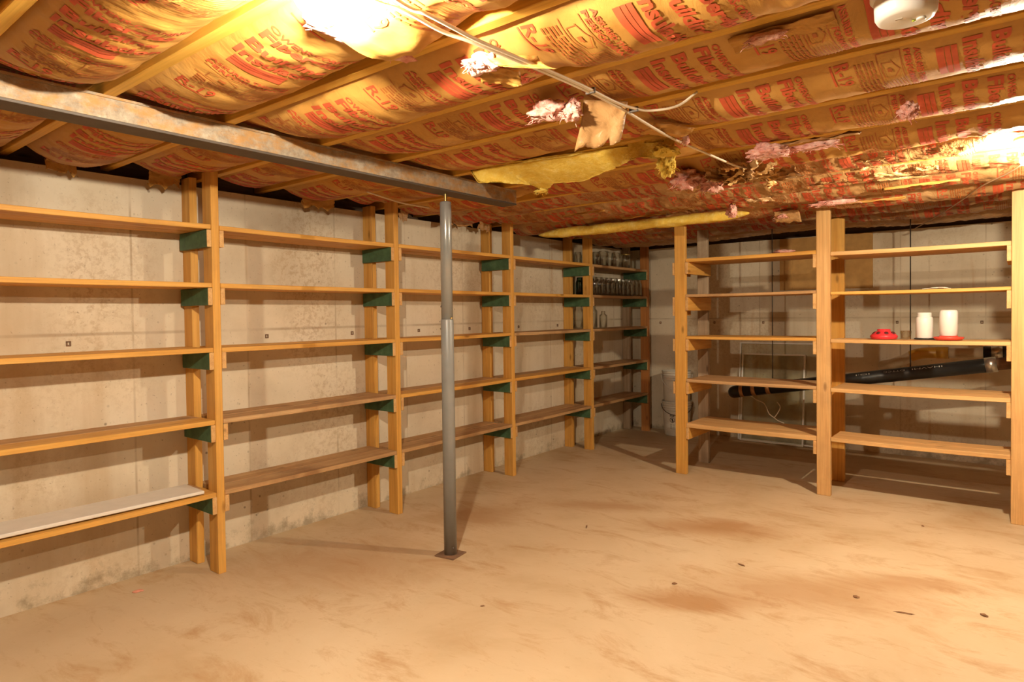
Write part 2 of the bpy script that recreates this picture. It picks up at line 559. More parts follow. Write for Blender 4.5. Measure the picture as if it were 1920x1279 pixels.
def spline(pts, n=8):
    """Catmull-Rom through pts"""
    P = [Vector(p) for p in pts]
    P = [P[0] * 2 - P[1]] + P + [P[-1] * 2 - P[-2]]
    out = []
    for i in range(1, len(P) - 2):
        for k in range(n):
            t = k / n
            a, b, c, d = P[i - 1], P[i], P[i + 1], P[i + 2]
            out.append(0.5 * ((2 * b) + (c - a) * t + (2 * a - 5 * b + 4 * c - d) * t * t + (3 * b - a - 3 * c + d) * t ** 3))
    out.append(P[-2])
    return out

def tube(name, pts, r, mat, parent=None, seg=8, n=8, flat=1.0, smooth_path=True, loc=None):
    base = Vector(loc) if loc else Vector(pts[0])
    bm = bmesh.new()
    path = spline(pts, n) if smooth_path else [Vector(p) for p in pts]
    tube_mesh(bm, [p - base for p in path], r, seg, True, flat)
    bmesh.ops.recalc_face_normals(bm, faces=bm.faces)
    return from_bm(name, bm, mat, parent, base, True)

# ------------------------------------------------------------------ the setting
WX, BY = -3.49, 6.62          # left wall and far wall
RX, FY = 5.5, -5.0            # right wall and near wall, out of view
ZT = 2.005                    # top of the concrete
JB, JT = 2.04, 2.235          # joists

def struct(o):
    o['kind'] = 'structure'
    return o


def wall(name, x0, x1, y0, y1, z0=0.0, z1=ZT, mat=None):
    # mesh kept in world coordinates so that the form joints run true
    bm = bm_box(x1 - x0, y1 - y0, z1 - z0, 0)
    bmesh.ops.translate(bm, vec=((x0 + x1) / 2, (y0 + y1) / 2, (z0 + z1) / 2), verts=bm.verts)
    return struct(from_bm(name, bm, mat or WALLM))
wall('floor', WX - 0.2, RX + 0.2, FY - 0.2, BY + 0.2, -0.15, 0.0, FLOORM)
wl = wall('wall_left', WX - 0.2, WX, FY - 0.2, BY + 0.2)
wb = wall('wall_back', WX, RX, BY, BY + 0.2)
wall('wall_right', RX, RX + 0.2, FY - 0.2, BY + 0.2, 0.0, JT)
wall('wall_front', WX, RX, FY - 0.2, FY, 0.0, JT)
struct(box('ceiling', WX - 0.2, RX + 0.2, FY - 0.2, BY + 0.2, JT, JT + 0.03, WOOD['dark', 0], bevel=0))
# rim boards standing on top of the concrete
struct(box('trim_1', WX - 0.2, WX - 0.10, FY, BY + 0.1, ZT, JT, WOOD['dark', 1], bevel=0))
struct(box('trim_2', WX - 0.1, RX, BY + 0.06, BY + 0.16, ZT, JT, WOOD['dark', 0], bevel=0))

# rusty form ties left in the concrete
def form_tie(parent, x, y, z, along):
    bm = bmesh.new()
    for s in (-1, 1):
        m = bm_box(0.006, 0.006, 0.020, 0.001)
        for v in m.verts:
            v.co.x += s * 0.007
        me = bpy.data.meshes.new('t')
        m.to_mesh(me)
        m.free()
        bm.from_mesh(me)
        bpy.data.meshes.remove(me)
    for z2 in (-0.009, 0.009):
        m = bm_box(0.020, 0.006, 0.006, 0.001)
        for v in m.verts:
            v.co.z += z2
        me = bpy.data.meshes.new('t')
        m.to_mesh(me)
        m.free()
        bm.from_mesh(me)
        bpy.data.meshes.remove(me)
    if along == 'y':
        bmesh.ops.rotate(bm, cent=(0, 0, 0), matrix=Matrix.Rotation(math.pi / 2, 3, 'Z'), verts=bm.verts)
    return from_bm('form_tie', bm, RUSTPLATE, parent, (x, y, z))
for y in (1.075, 2.085, 2.704, 3.31, 3.87, 4.519, 5.133, 5.74, 1.66):
    form_tie(wl, WX + 0.002, y, 1.187, 'y')
for x in (-3.12, -2.51, -2.01, -1.40, -0.85, -0.24):
    form_tie(wb, x, BY - 0.002, 1.185, 'x')

# a sheet of fibreboard on the far wall
t = thing('fibreboard_panel', 'brown fibreboard panel fixed high on the far concrete wall', 'panel', (-1.44, BY - 0.01, 1.50))
box('sheet', -1.845, -1.04, BY - 0.018, BY, 1.50, 2.0, CARDBOARD, t, 0.001)
box('edge_strip', -1.845, -1.73, BY - 0.024, BY - 0.018, 1.50, 2.0, CARDBOARD, t, 0.001)

# ------------------------------------------------------------------ joists
JY = [-1.15, -0.74, -0.33, 0.08, 0.49, 0.865, 1.28, 1.705, 2.10, 2.53, 2.965, 3.38, 3.79, 4.20, 4.62, 5.03, 5.44, 5.86, 6.27]
JW = 0.019
jl = {
    0.08: 'bare-edged ceiling joist above the near edge of the view',
    0.49: 'wooden ceiling joist crossing the very top left corner',
    0.865: 'wooden ceiling joist on the near side of the torn drooping batt by the top bulb',
    1.28: 'wooden ceiling joist where the white cable pair is stapled by the flapped tear',
    1.705: 'wooden ceiling joist carrying the white smoke detector',
    2.10: 'bright wooden ceiling joist next beyond the smoke detector',
    2.53: 'wooden ceiling joist along the near edge of the yellow exposed fiberglass',
    2.965: 'wooden ceiling joist along the far edge of the yellow exposed fiberglass',
    3.38: 'wooden ceiling joist just on the near side of the right-hand bulb',
    3.79: 'wooden ceiling joist just beyond the right-hand bulb',
    4.20: 'wooden ceiling joist beside the long yellow fiberglass strip',
    4.62: 'wooden ceiling joist over the front posts of the right shelving',
    5.03: 'wooden ceiling joist just behind the front posts of the right shelving',
    5.44: 'wooden ceiling joist just behind the rear posts of the right shelving',
    5.86: 'wooden ceiling joist holding the two iron hanger rods',
    6.27: 'wooden ceiling joist closest to the far wall',
}
for y in JY:
    if y < 0:
        continue                                   # behind the camera
    o = box('ceiling_joist', WX - 0.1, 2.4, y - JW, y + JW, JB, JT, WOOD['joist', 0], None, 0.002)
    set_props(o, jl[y], 'joist', 'ceiling joists')

# ------------------------------------------------------------------ printed lettering for the batts
def text_geo(s, length, height, weight=0.0):
    cu = bpy.data.curves.new('txt', 'FONT')
    cu.body = s
    cu.size = 1.0
    cu.offset = weight
    cu.resolution_u = 2
    ob = bpy.data.objects.new('txt', cu)
    COL.objects.link(ob)
    dg = bpy.context.evaluated_depsgraph_get()
    me = bpy.data.meshes.new_from_object(ob.evaluated_get(dg))
    bpy.data.objects.remove(ob)
    bpy.data.curves.remove(cu)
    co = np.array([v.co[:] for v in me.vertices])[:, :2]
    fc = [tuple(p.vertices) for p in me.polygons]
    bpy.data.meshes.remove(me)
    mn, mx = co.min(0), co.max(0)
    cap = (co - mn) / (mx - mn)
    return cap * np.array([length, height]), fc

def rect_geo(l, h):
    return np.array([[0, 0], [l, 0], [l, h], [0, h]], float), [(0, 1, 2, 3)]

def print_template():
    """one repeat of the printing. x runs along the batt, y across it"""
    groups = {0: [], 1: []}
    def put(geo, x, y, g=0):
        co, fc = geo                       # co[:,0] reads across the batt, co[:,1] is letter height
        groups[g].append((np.stack([x + co[:, 1], y + co[:, 0]], 1), fc))
    # solid box with rows
    for k, (a, b_) in enumerate(((0.0, 0.019), (0.021, 0.034), (0.036, 0.050))):
        put(rect_geo(0.17, b_ - a), -0.022 + a, 0.055)
    put(text_geo('Insulation', 0.285, 0.046, 0.035), 0.040, 0.04)
    put(text_geo('Building', 0.245, 0.056, 0.035), 0.092, 0.04)
    put(text_geo('Fiberglas', 0.262, 0.056, 0.035), 0.160, 0.04)
    put(text_geo('OWENS-CORNING', 0.285, 0.022, 0.03), 0.224, 0.04)
    put(text_geo('R-19', 0.11, 0.042, 0.018), 0.338, 0.035)
    put(rect_geo(0.10, 0.006), 0.327, 0.035)
    rng = random.Random(4)
    for x in (0.392, 0.403, 0.416, 0.427, 0.438):
        y = 0.05
        while y < 0.31:
            w = rng.uniform(0.012, 0.04)
            put(rect_geo(min(w, 0.32 - y), 0.0055), x, y, 1)
            y += w + 0.006
    # house in a frame
    fx0, fx1, fy0, fy1 = 0.452, 0.512, 0.03, 0.315
    lw = 0.0028
    for (x, y, h, l) in ((fx0, fy0, lw, fy1 - fy0), (fx1, fy0, lw, fy1 - fy0), (fx0, fy0, fx1 - fx0, lw), (fx0, fy1, fx1 - fx0, lw), (fx0, 0.185, fx1 - fx0, lw)):
        put(rect_geo(l, h), x, y, 1)
    def seg(x0, y0, x1, y1, w=0.0028):
        d = np.array([x1 - x0, y1 - y0])
        n = np.array([-d[1], d[0]]) / np.hypot(*d) * w / 2
        c = np.array([[x0, y0] + n, [x0, y0] - n, [x1, y1] - n, [x1, y1] + n])
        groups[1].append((c, [(0, 1, 2, 3)]))
    seg(0.462, 0.065, 0.488, 0.065)
    seg(0.462, 0.150, 0.488, 0.150)
    seg(0.462, 0.065, 0.462, 0.150)
    seg(0.488, 0.060, 0.506, 0.108)
    seg(0.488, 0.155, 0.506, 0.108)
    put(rect_geo(0.022, 0.012), 0.474, 0.096, 1)
    for k in range(6):
        put(rect_geo(0.10, 0.003), 0.458 + 0.009 * k, 0.198, 1)
    put(text_geo('ASSURED THERMAL', 0.255, 0.017, 0.03), 0.546, 0.035)
    put(text_geo('PERFORMANCE', 0.255, 0.017, 0.03), 0.522, 0.035)
    out = {}
    for g, items in groups.items():
        bm = bmesh.new()
        for co, fc in items:
            vs = [bm.verts.new((c[0], c[1], 0)) for c in co]
            for f in fc:
                try:
                    bm.faces.new([vs[i] for i in f])
                except ValueError:
                    pass
        for y in np.arange(0.02, 0.34, 0.018):
            bmesh.ops.bisect_plane(bm, geom=list(bm.verts) + list(bm.edges) + list(bm.faces), plane_co=(0, y, 0), plane_no=(0, 1, 0))
        for x in np.arange(-0.02, 0.6, 0.024):
            bmesh.ops.bisect_plane(bm, geom=list(bm.verts) + list(bm.edges) + list(bm.faces), plane_co=(x, 0, 0), plane_no=(1, 0, 0))
        bm.verts.index_update()
        co = np.array([v.co[:] for v in bm.verts])
        fc = [[v.index for v in (f.verts if f.normal.z < 0 else reversed(f.verts))] for f in bm.faces]
        bm.free()
        out[g] = (co, fc)
    return out
PRINT = print_template()
PERIOD = 0.62

# ------------------------------------------------------------------ insulation batts
POSTS_L = [0.40, 1.607, 2.805, 4.02, 5.235, 6.42]      # left shelving, near face of each post pair
POSTS_R = [-2.172, -1.117, -0.034]                     # right shelving, left side of each post pair
LIFT = [(-3.24, y + 0.019, 0.10) for y in POSTS_L] + [(-3.44, y + 0.019, 0.10) for y in POSTS_L] + \
       [(-0.208, 1.752, 0.13)] + [(x + 0.045, 4.90, 0.10) for x in POSTS_R] + [(x + 0.045, 5.37, 0.10) for x in POSTS_R]
L_TOP = Vector((-1.128, 0.792, 1.950))
L_RIGHT = Vector((0.030, 3.60, 1.945))
CABLE_X = -1.08
nz = noise.noise

def batt_surface(k, X, U, y0, y1, sag, wr, seed, droop=None, crisp=False):
    """z of the paper at the grid X (along) by U (0..1 across)"""
    Z = np.zeros((len(X), len(U)))
    for i, x in enumerate(X):
        base_s = sag * (0.72 + 0.55 * nz((x * 0.9 + seed * 7.1, seed * 3.3, 0.5)))
        beam = 1 - 0.97 * math.exp(-((x + 2.42) / 0.16) ** 2) if k < 11 else 1.0
        wallf = min(1.0, max(0.0, (x - WX - 0.02) / 0.12))
        extra = droop(x) if droop else 0.0
        for j, u in enumerate(U):
            y = y0 + (y1 - y0) * u
            b = max(0.0, 1 - (2 * u - 1) ** 2) ** 0.55
            lift = 1.0
            for (lx, ly, lr) in LIFT:
                d2 = ((x - lx) ** 2 + (y - ly) ** 2) / (lr * lr)
                if d2 < 6:
                    lift *= 1 - math.exp(-d2 * d2)
            for L in (L_TOP, L_RIGHT):
                d2 = ((x - L.x) ** 2 + (y - L.y) ** 2) / 0.17 ** 2
                if d2 < 6:
                    lift *= 1 - math.exp(-d2 * d2)
            cab = 1.0
            if 0.8 < y < 3.3:
                cab = 1 - 0.55 * math.exp(-((x - CABLE_X) / 0.09) ** 2)
            # drape folds run across the bay, fanning from its edges
            w1 = nz((x * 16 + 1.8 * (u - 0.5) ** 2 * 6, u * 1.6, seed * 5.7)) * 0.9
            w2 = nz((x * 34 + u * 3, u * 5.0, seed * 2.1 + 9)) * 0.45
            w3 = nz((x * 5.0, y * 6.0, seed + 3.3)) * 0.9
            ridge = (1 - abs(nz((x * 9 + y * 6, y * 11 - x * 3, seed * 1.3))) * 2.2)
            wob = (w1 + w2 + w3) * wr + max(0, ridge) * wr * 0.55
            if crisp:
                c1 = 1 - abs(nz((x * 7 + y * 4, y * 9 - x * 2, seed * 1.9))) * 2.6
                c2 = 1 - abs(nz((x * 15 - y * 9, y * 17 + x * 6, seed * 0.7))) * 2.6
                c3 = 1 - abs(nz((x * 31 + y * 12, y * 29 - x * 9, seed * 2.9))) * 2.6
                wob = wr * (0.9 * c1 + 0.55 * c2 + 0.3 * c3 + 0.5 * w3)
            depth = 0.035 + (base_s + extra) * cab
            edge_w = 0.012 * nz((x * 3.1, seed * 4 + (0 if u < 0.5 else 20), 1.7))
            Z[i, j] = 2.082 - (depth * b + wob * (b ** 0.7)) * beam * lift * wallf + edge_w * (1 - b) - (0.012 * b if beam < 0.5 else 0.0)
    return Z

BATTS = []
def batt(k, x0, x1, label, sag=0.05, wr=0.006, seed=0, dirty=False, off=0.0, prints=True, droop=None, step=0.014):
    y0, y1 = JY[k] + JW + 0.001, JY[k + 1] - JW - 0.001
    t = thing('insulation_batt', label, 'insulation', ((x0 + x1) / 2, (y0 + y1) / 2, 2.05), 'ceiling insulation batts')
    step = 0.010 if dirty else step
    nx = int((x1 - x0) / step) + 1
    X = np.linspace(x0, x1, nx)
    U = 0.5 - 0.5 * np.cos(np.linspace(0, math.pi, 33)) * np.abs(np.cos(np.linspace(0, math.pi, 33))) ** 0.15
    U[0], U[-1] = 0.0, 1.0
    Z = batt_surface(k, X, U, y0, y1, sag, wr, seed, droop, dirty)
    nu = len(U)
    Y = y0 + (y1 - y0) * U
    g0 = np.array([max(0.0, 0.034 * nz((x * 1.7, seed * 3.7, 8.0)) + 0.001) for x in X])
    g1 = np.array([max(0.0, 0.034 * nz((x * 1.7, seed * 3.7, 18.0)) + 0.001) for x in X])
    gx, gy = np.meshgrid(X, Y, indexing='ij')
    gy = (y0 + g0)[:, None] + (y1 - y0 - g0 - g1)[:, None] * U[None, :]
    V = np.stack([gx, gy, Z], -1).reshape(-1, 3)
    faces = [(i * nu + j, i * nu + j + 1, (i + 1) * nu + j + 1, (i + 1) * nu + j) for i in range(nx - 1) for j in range(nu - 1)]
    idx = [0] * len(faces)
    verts = [V]
    nv = len(V)
    if prints:
        start = math.floor((x0 - off) / PERIOD)
        for p in range(start, int((x1 - off) / PERIOD) + 2):
            for g in (0, 1):
                co, fc = PRINT[g]
                px = co[:, 0] + off + p * PERIOD
                py = y0 + co[:, 1] * (y1 - y0) / 0.385
                ok = (px > x0 + 0.02) & (px < x1 - 0.02) & (py > y0 + 0.03) & (py < y1 - 0.03)
                if not ok.any():
                    continue
                fi = np.clip((px - x0) / (x1 - x0) * (nx - 1), 0, nx - 1.001)
                ga, gb = np.interp(px, X, g0), np.interp(px, X, g1)
                uu = np.clip((py - y0 - ga) / (y1 - y0 - ga - gb), 0.001, 0.999)
                fj = np.interp(uu, U, np.arange(nu))
                fj = np.clip(fj, 0, nu - 1.001)
                i0, j0 = fi.astype(int), fj.astype(int)
                a, c = fi - i0, fj - j0
                pz = (Z[i0, j0] * (1 - a) * (1 - c) + Z[i0 + 1, j0] * a * (1 - c) + Z[i0, j0 + 1] * (1 - a) * c + Z[i0 + 1, j0 + 1] * a * c) - 0.0022
                remap = -np.ones(len(co), int)
                sel = np.where(ok)[0]
                remap[sel] = np.arange(len(sel)) + nv
                verts.append(np.stack([px[sel], py[sel], pz[sel]], 1))
                nv += len(sel)
                for f in fc:
                    r = [int(remap[i]) for i in f]
                    if min(r) >= 0:
                        faces.append(tuple(r))
                        idx.append(1 + g)
    V = np.concatenate(verts) - np.array(t.location)
    o = from_data('paper_facing', V, faces, [KRAFT_DIRTY if dirty else KRAFT, INK, INK_FINE], t, t.location, True, idx)
    box('fiberglass_core', x0 + 0.01, x1 - 0.01, y0 + 0.003, y1 - 0.003, 2.094, 2.20, PINK, t, 0.01)
    info = dict(t=t, X=X, Y=Y, Z=Z)
    BATTS.append(info)
    return info

XL, XR = WX + 0.01, 1.6
batt(3, XL, XR, 'printed kraft insulation batt above the near edge of the view', 0.05, 0.006, 1, off=0.1)
batt(4, XL, XR, 'large sagging kraft insulation batt in the top left corner above the steel beam', 0.075, 0.006, 2, off=-0.02)
batt(5, XL, -1.37, 'wrinkled glare-lit kraft insulation batt left of the top bulb, second bay above the beam', 0.065, 0.006, 3, off=0.13)
batt(5, -1.30, XR, 'kraft insulation batt with a torn end drooping beside the top bulb', 0.07, 0.010, 4, off=-0.30,
     droop=lambda x: 0.035 * math.exp(-((x + 1.25) / 0.25) ** 2))
batt(6, XL, XR, 'kraft insulation batt with a flapped tear under the white cable pair', 0.062, 0.006, 5, off=-0.115)
batt(7, XL, XR, 'kraft insulation batt with a pink tear, just beyond the smoke detector joist', 0.055, 0.0035, 6, off=-0.28)
batt(8, XL, XR, 'kraft insulation batt with a hanging paper flap beside the cable, nearer than the yellow fiberglass', 0.050, 0.003, 7, off=-0.165)
batt(9, XL, XR, 'kraft insulation batt behind the exposed yellow fiberglass, with ragged pink tears', 0.045, 0.004, 8, off=-0.255)
batt(10, XL, XR, 'kraft insulation batt with a heap of crumpled paper, beyond the yellow fiberglass', 0.055, 0.007, 9, off=-0.30)
batt(11, XL, XR, 'bright lit insulation batt right under the right-hand bulb', 0.060, 0.007, 10, dirty=True, off=-0.05)
batt(12, XL, XR, 'dusty crumpled insulation batt just beyond the right-hand bulb', 0.065, 0.009, 11, dirty=True, off=-0.22)
batt(13, XL, XR, 'dusty crumpled insulation batt beside the long yellow fiberglass strip', 0.065, 0.009, 12, dirty=True, off=-0.42)
batt(14, XL, XR, 'dusty insulation batt over the front posts of the right shelving', 0.060, 0.008, 13, dirty=True, off=-0.10)
batt(15, XL, XR, 'shadowed insulation batt over the right shelving boards', 0.070, 0.008, 14, dirty=True, off=-0.33)
batt(16, XL, XR, 'shadowed sagging insulation batt over the glass jars', 0.085, 0.008, 15, dirty=True, off=-0.52)
batt(17, XL, XR, 'dark insulation batt nearest the far concrete wall', 0.080, 0.008, 16, dirty=True, off=-0.2, prints=False)

def batt_at(i):
    return BATTS[i]

def bz(info, x, y):
    i = int(np.argmin(abs(info['X'] - x)))
    j = int(np.argmin(abs(info['Y'] - y)))
    return float(info['Z'][i, j])

# ---- torn fluff and flaps that belong to their batts
def tuft(parent, c, s, mat=None, seed=0, strands=22, name='fiberglass_tuft', sub=4):
    bm = bmesh.new()
    bmesh.ops.create_icosphere(bm, subdivisions=sub, radius=1.0)
    for v in bm.verts:
        d = v.co.normalized()
        p = d * 1.6 + Vector((seed * 3.1, seed, 0))
        q = d * 4.5 + Vector((seed, 7, seed * 2.2))
        f = 1 + 0.55 * nz(p) + 0.38 * nz(q) + 0.18 * nz(q * 2.6)
        v.co = Vector((d.x * s[0] * f, d.y * s[1] * f, d.z * s[2] * f))
    rng = random.Random(seed)
    for k in range(strands):
        a = rng.uniform(0, 6.28)
        e = Vector((math.cos(a) * s[0], math.sin(a) * s[1], -s[2] * rng.uniform(0.1, 0.9)))
        p0 = e * rng.uniform(0.7, 0.95)
        p1 = e * rng.uniform(1.08, 1.32) + Vector((rng.uniform(-.01, .01), rng.uniform(-.01, .01), -rng.uniform(0, .014)))
        pm = (p0 + p1) / 2 + Vector((rng.uniform(-.008, .008), rng.uniform(-.008, .008), rng.uniform(-.004, .004)))
        tube_mesh(bm, spline([p0, pm, p1], 3), [0.0024, 0.002, 0.0017, 0.0014, 0.0011, 0.0008, 0.0005], 5)
    bmesh.ops.recalc_face_normals(bm, faces=bm.faces)
    return from_bm(name, bm, mat or PINK, parent, c, True)

def flap(parent, p0, p1, drop, curl, mat=None, seed=0, n=14, m=12, name='paper_flap', jag=0.18, crump=0.006):
    """a torn sheet hanging from the edge p0-p1; drop is the hanging direction, curl bends it sideways"""
    p0, p1, drop, curl = Vector(p0), Vector(p1), Vector(drop), Vector(curl)
    base = (p0 + p1) / 2
    nrm = (p1 - p0).cross(drop).normalized()
    rng = random.Random(seed)
    A = []
    for i in range(n + 1):
        s = i / n
        ln = 1 + jag * (nz((s * 5, seed * 1.7, 0)) + 0.6 * nz((s * 14, seed * 2.3, 4)))
        for j in range(m + 1):
            tt = j / m * ln
            p = p0.lerp(p1, s) + drop * tt + curl * tt * tt
            p += nrm * crump * (nz((s * 4 + seed, tt * 4, 1)) * 2 + nz((s * 11, tt * 11 + seed, 3)))
            A.append(p - base)
    nv = len(A)
    V = [a for a in A] + [a + nrm * 0.0016 for a in A]
    F = []
    w = m + 1
    for i in range(n):
        for j in range(m):
            a, b_, c, d = i * w + j, i * w + j + 1, (i + 1) * w + j + 1, (i + 1) * w + j
            F.append((a, b_, c, d))
            F.append((nv + d, nv + c, nv + b_, nv + a))
    def side(l):
        for a, b_ in zip(l[:-1], l[1:]):
            F.append((a, nv + a, nv + b_, b_))
    side([j for j in range(w)])
    side([n * w + j for j in range(w)][::-1])
    side([i * w for i in range(n + 1)][::-1])
    side([i * w + m for i in range(n + 1)])
    return from_data(name, V, F, mat or KRAFT, parent, base, True)

B_top = {i: b for i, b in enumerate(BATTS)}
near5R, b6, b7, b8, b9, b10, b11, b12, b13, b14 = (BATTS[i]['t'] for i in range(3, 13))
# the torn end by the top bulb: white fluff along the tear
for q, (x, y) in enumerate(((-1.30, 0.93), (-1.31, 0.99), (-1.32, 1.05), (-1.31, 1.11), (-1.29, 1.17))):
    tuft(near5R, (x, y, 1.992), (0.022, 0.045, 0.014), PINK, 30 + q, 3, 'torn_edge', 3)
flap(near5R, (-0.98, 0.90, 2.03), (-0.78, 0.90, 2.02), (0.02, 0.10, -0.075), (0.0, 0.03, 0.03), KRAFT, 41)
# tear with upright flap under the cable pair
tuft(b6, (-1.17, 1.36, 1.992), (0.050, 0.035, 0.020), PINK, 3, 16)
flap(b6, (-1.13, 1.33, 2.00), (-1.02, 1.42, 1.995), (0.005, 0.03, -0.055), (0.04, 0.01, 0.02), KRAFT, 5)
flap(b6, (-1.20, 1.38, 2.0), (-1.12, 1.47, 1.995), (-0.01, 0.03, -0.035), (-0.02, 0.02, 0.01), KRAFT, 6)
# pink tear with hanging flap next to the cable
tuft(b7, (-1.235, 1.775, 1.975), (0.062, 0.050, 0.030), PINK, 7, 26)
tuft(b7, (-1.15, 1.79, 1.962), (0.030, 0.030, 0.030), PINK, 8, 16)
flap(b7, (-1.13, 1.83, 2.005), (-1.02, 1.93, 2.0), (-0.045, 0.05, -0.125), (-0.02, 0.0, -0.01), KRAFT_DIRTY, 9, jag=0.25)
tuft(b7, (-1.165, 1.90, 1.915), (0.014, 0.018, 0.030), PINK, 10, 10, sub=3)
flap(b7, (-0.62, 1.745, 2.035), (-0.36, 1.745, 2.035), (0.0, 0.05, -0.028), (0.0, 0.02, 0.012), KRAFT, 11)
tuft(b7, (-0.52, 1.745, 2.015), (0.05, 0.018, 0.012), PINK, 12, 10, sub=3)
tuft(b8, (-1.02, 2.40, 1.972), (0.012, 0.018, 0.02), PINK, 13, 8, sub=3)
flap(b8, (-1.05, 2.20, 1.995), (-0.96, 2.36, 1.995), (-0.06, 0.02, -0.03), (-0.02, 0.0, 0.01), KRAFT, 14)
tuft(b9, (-0.30, 2.585, 1.975), (0.028, 0.045, 0.025), PINK, 15, 16)
tuft(b9, (-0.83, 2.79, 1.965), (0.075, 0.050, 0.025), PINK, 16, 34)
tuft(b9, (-0.66, 2.86, 1.975), (0.085, 0.022, 0.014), PINK, 17, 26)
flap(b9, (-0.80, 2.90, 2.02), (-0.50, 2.93, 2.02), (0.0, -0.05, -0.035), (0.0, -0.03, 0.012), KRAFT_DIRTY, 18)
# heap of crumpled paper beyond the yellow fiberglass
tuft(b10, (-1.29, 3.04, 1.955), (0.060, 0.085, 0.045), PINK, 19, 30)
tuft(b10, (-1.20, 3.12, 1.935), (0.050, 0.045, 0.04), PINK, 20, 22)
hr = random.Random(5)
for q in range(13):
    x, y = -1.26 + q * 0.032 + hr.uniform(-0.03, 0.03), 3.00 + hr.uniform(0.0, 0.28)
    a = (1.57 if q % 2 else 0.0) + hr.uniform(-0.6, 0.6)
    d = Vector((math.cos(a), math.sin(a), 0)) * hr.uniform(0.06, 0.10)
    c = Vector((x, y, 1.985))
    flap(b10, c - d, c + d, (hr.uniform(-.06, .03), hr.uniform(-0.03, .05), -hr.uniform(0.05, 0.09)),
         (hr.uniform(-.04, .04), hr.uniform(-.03, .03), 0.02), KRAFT_PALE if q % 3 else KRAFT_DIRTY, 50 + q, crump=0.018, jag=0.3)
for q in range(12):
    x, y = hr.uniform(-1.6, -0.3), hr.uniform(3.42, 4.15)
    info = BATTS[9 + (1 if y > 3.79 else 0)]
    par = info['t']
    a = hr.uniform(-0.5, 0.5)
    d = Vector((math.cos(a), math.sin(a), 0)) * hr.uniform(0.05, 0.12)
    c = Vector((x, y, bz(info, x, y) + 0.004))
    flap(par, c - d, c + d, (hr.uniform(-.03, .03), hr.uniform(-.05, .05), -hr.uniform(0.015, 0.04)),
         (0, hr.uniform(-.03, .03), 0.012), KRAFT_DIRTY, 80 + q, crump=0.01, jag=0.3)
tuft(b12, (-1.42, 4.05, 1.93), (0.03, 0.03, 0.035), PINK, 21, 14)
tuft(b13, (-0.93, 4.50, 1.985), (0.13, 0.03, 0.016), PINK, 22, 20)
tuft(b14, (-1.30, 4.72, 1.965), (0.05, 0.04, 0.02), PINK, 23, 16)
flap(b14, (-1.35, 4.68, 1.99), (-1.18, 4.68, 1.99), (0.0, 0.03, -0.07), (0.0, 0.03, 0.0), KRAFT_DIRTY, 24, jag=0.35)

for q, (i, x, ya, yb) in enumerate(((2, -3.38, 0.98, 1.10), (4, -3.35, 1.40, 1.55), (6, -3.33, 2.25, 2.48), (8, -3.36, 3.04, 3.12), (9, -3.30, 3.46, 3.74), (10, -3.33, 3.84, 3.98))):
    flap(BATTS[i]['t'], (x, ya, 2.045), (x, yb, 2.045), (-0.05, 0.0, -0.055), (0.02, 0.0, -0.02), KRAFT if i < 8 else KRAFT_DIRTY, 120 + q, crump=0.012, jag=0.35)
for q, (i, x0_, y0_, x1_, y1_) in enumerate(((11, -0.62, 4.245, -0.25, 4.225), (12, -0.95, 4.66, -0.55, 4.65), (11, -2.30, 4.23, -1.95, 4.24), (10, -2.55, 3.83, -2.2, 3.82))):
    flap(BATTS[i]['t'], (x0_, y0_, 2.0), (x1_, y1_, 2.0), (0.0, 0.006, -0.014), (0.0, -0.008, 0.0), KRAFT, 140 + q, crump=0.008, jag=0.4, n=20, m=5)

# ---- exposed yellow fiberglass
def yellow_sheet(name, label, top, bot, thick, z_top, z_bot, seed, loc):
    """ragged slab between two outlines given as lists of (x, y)"""
    n = 90
    def resample(P):
        P = [Vector((*p, 0)) for p in P]
        L = [0]
        for a, b_ in zip(P[:-1], P[1:]):
            L.append(L[-1] + (b_ - a).length)
        out = []
        for i in range(n + 1):
            s = L[-1] * i / n
            for k in range(len(P) - 1):
                if s <= L[k + 1] + 1e-9:
                    f = (s - L[k]) / (L[k + 1] - L[k])
                    out.append(P[k].lerp(P[k + 1], f))
                    break
        return out
    T, Bo = resample(top), resample(bot)
    m = 16
    V, F = [], []
    for side in (0, 1):
        for i in range(n + 1):
            rag = 0.020 * nz((i * 0.35, seed, 0)) + 0.010 * nz((i * 1.1, seed, 5))
            for j in range(m + 1):
                s = j / m
                p = T[i].lerp(Bo[i], s)
                p.y += rag * s
                bulge = math.sin(math.pi * min(1, s * 1.0)) * 0.012
                z = z_top + (z_bot - z_top) * s ** 1.2 - bulge + 0.005 * nz((p.x * 14, p.y * 14, seed)) + 0.0025 * nz((p.x * 50, p.y * 50, seed))
                if side:
                    z += thick * (1 - 0.75 * s)
                V.append((p.x, p.y, z))
    w = m + 1
    nv = (n + 1) * w
    for i in range(n):
        for j in range(m):
            a, b_, c, d = i * w + j, i * w + j + 1, (i + 1) * w + j + 1, (i + 1) * w + j
            F += [(a, b_, c, d), (nv + d, nv + c, nv + b_, nv + a)]
    rim = [i * w for i in range(n)] + [n * w + j for j in range(m)] + [i * w + m for i in range(n, 0, -1)] + [j for j in range(m, 0, -1)]
    for a, b_ in zip(rim, rim[1:] + rim[:1]):
        F.append((a, nv + a, nv + b_, b_))
    t = thing(name, label, 'insulation', loc)
    from_data('fiberglass_sheet', np.array(V) - np.array(loc), F, YELLOW, t, loc, True)
    return t
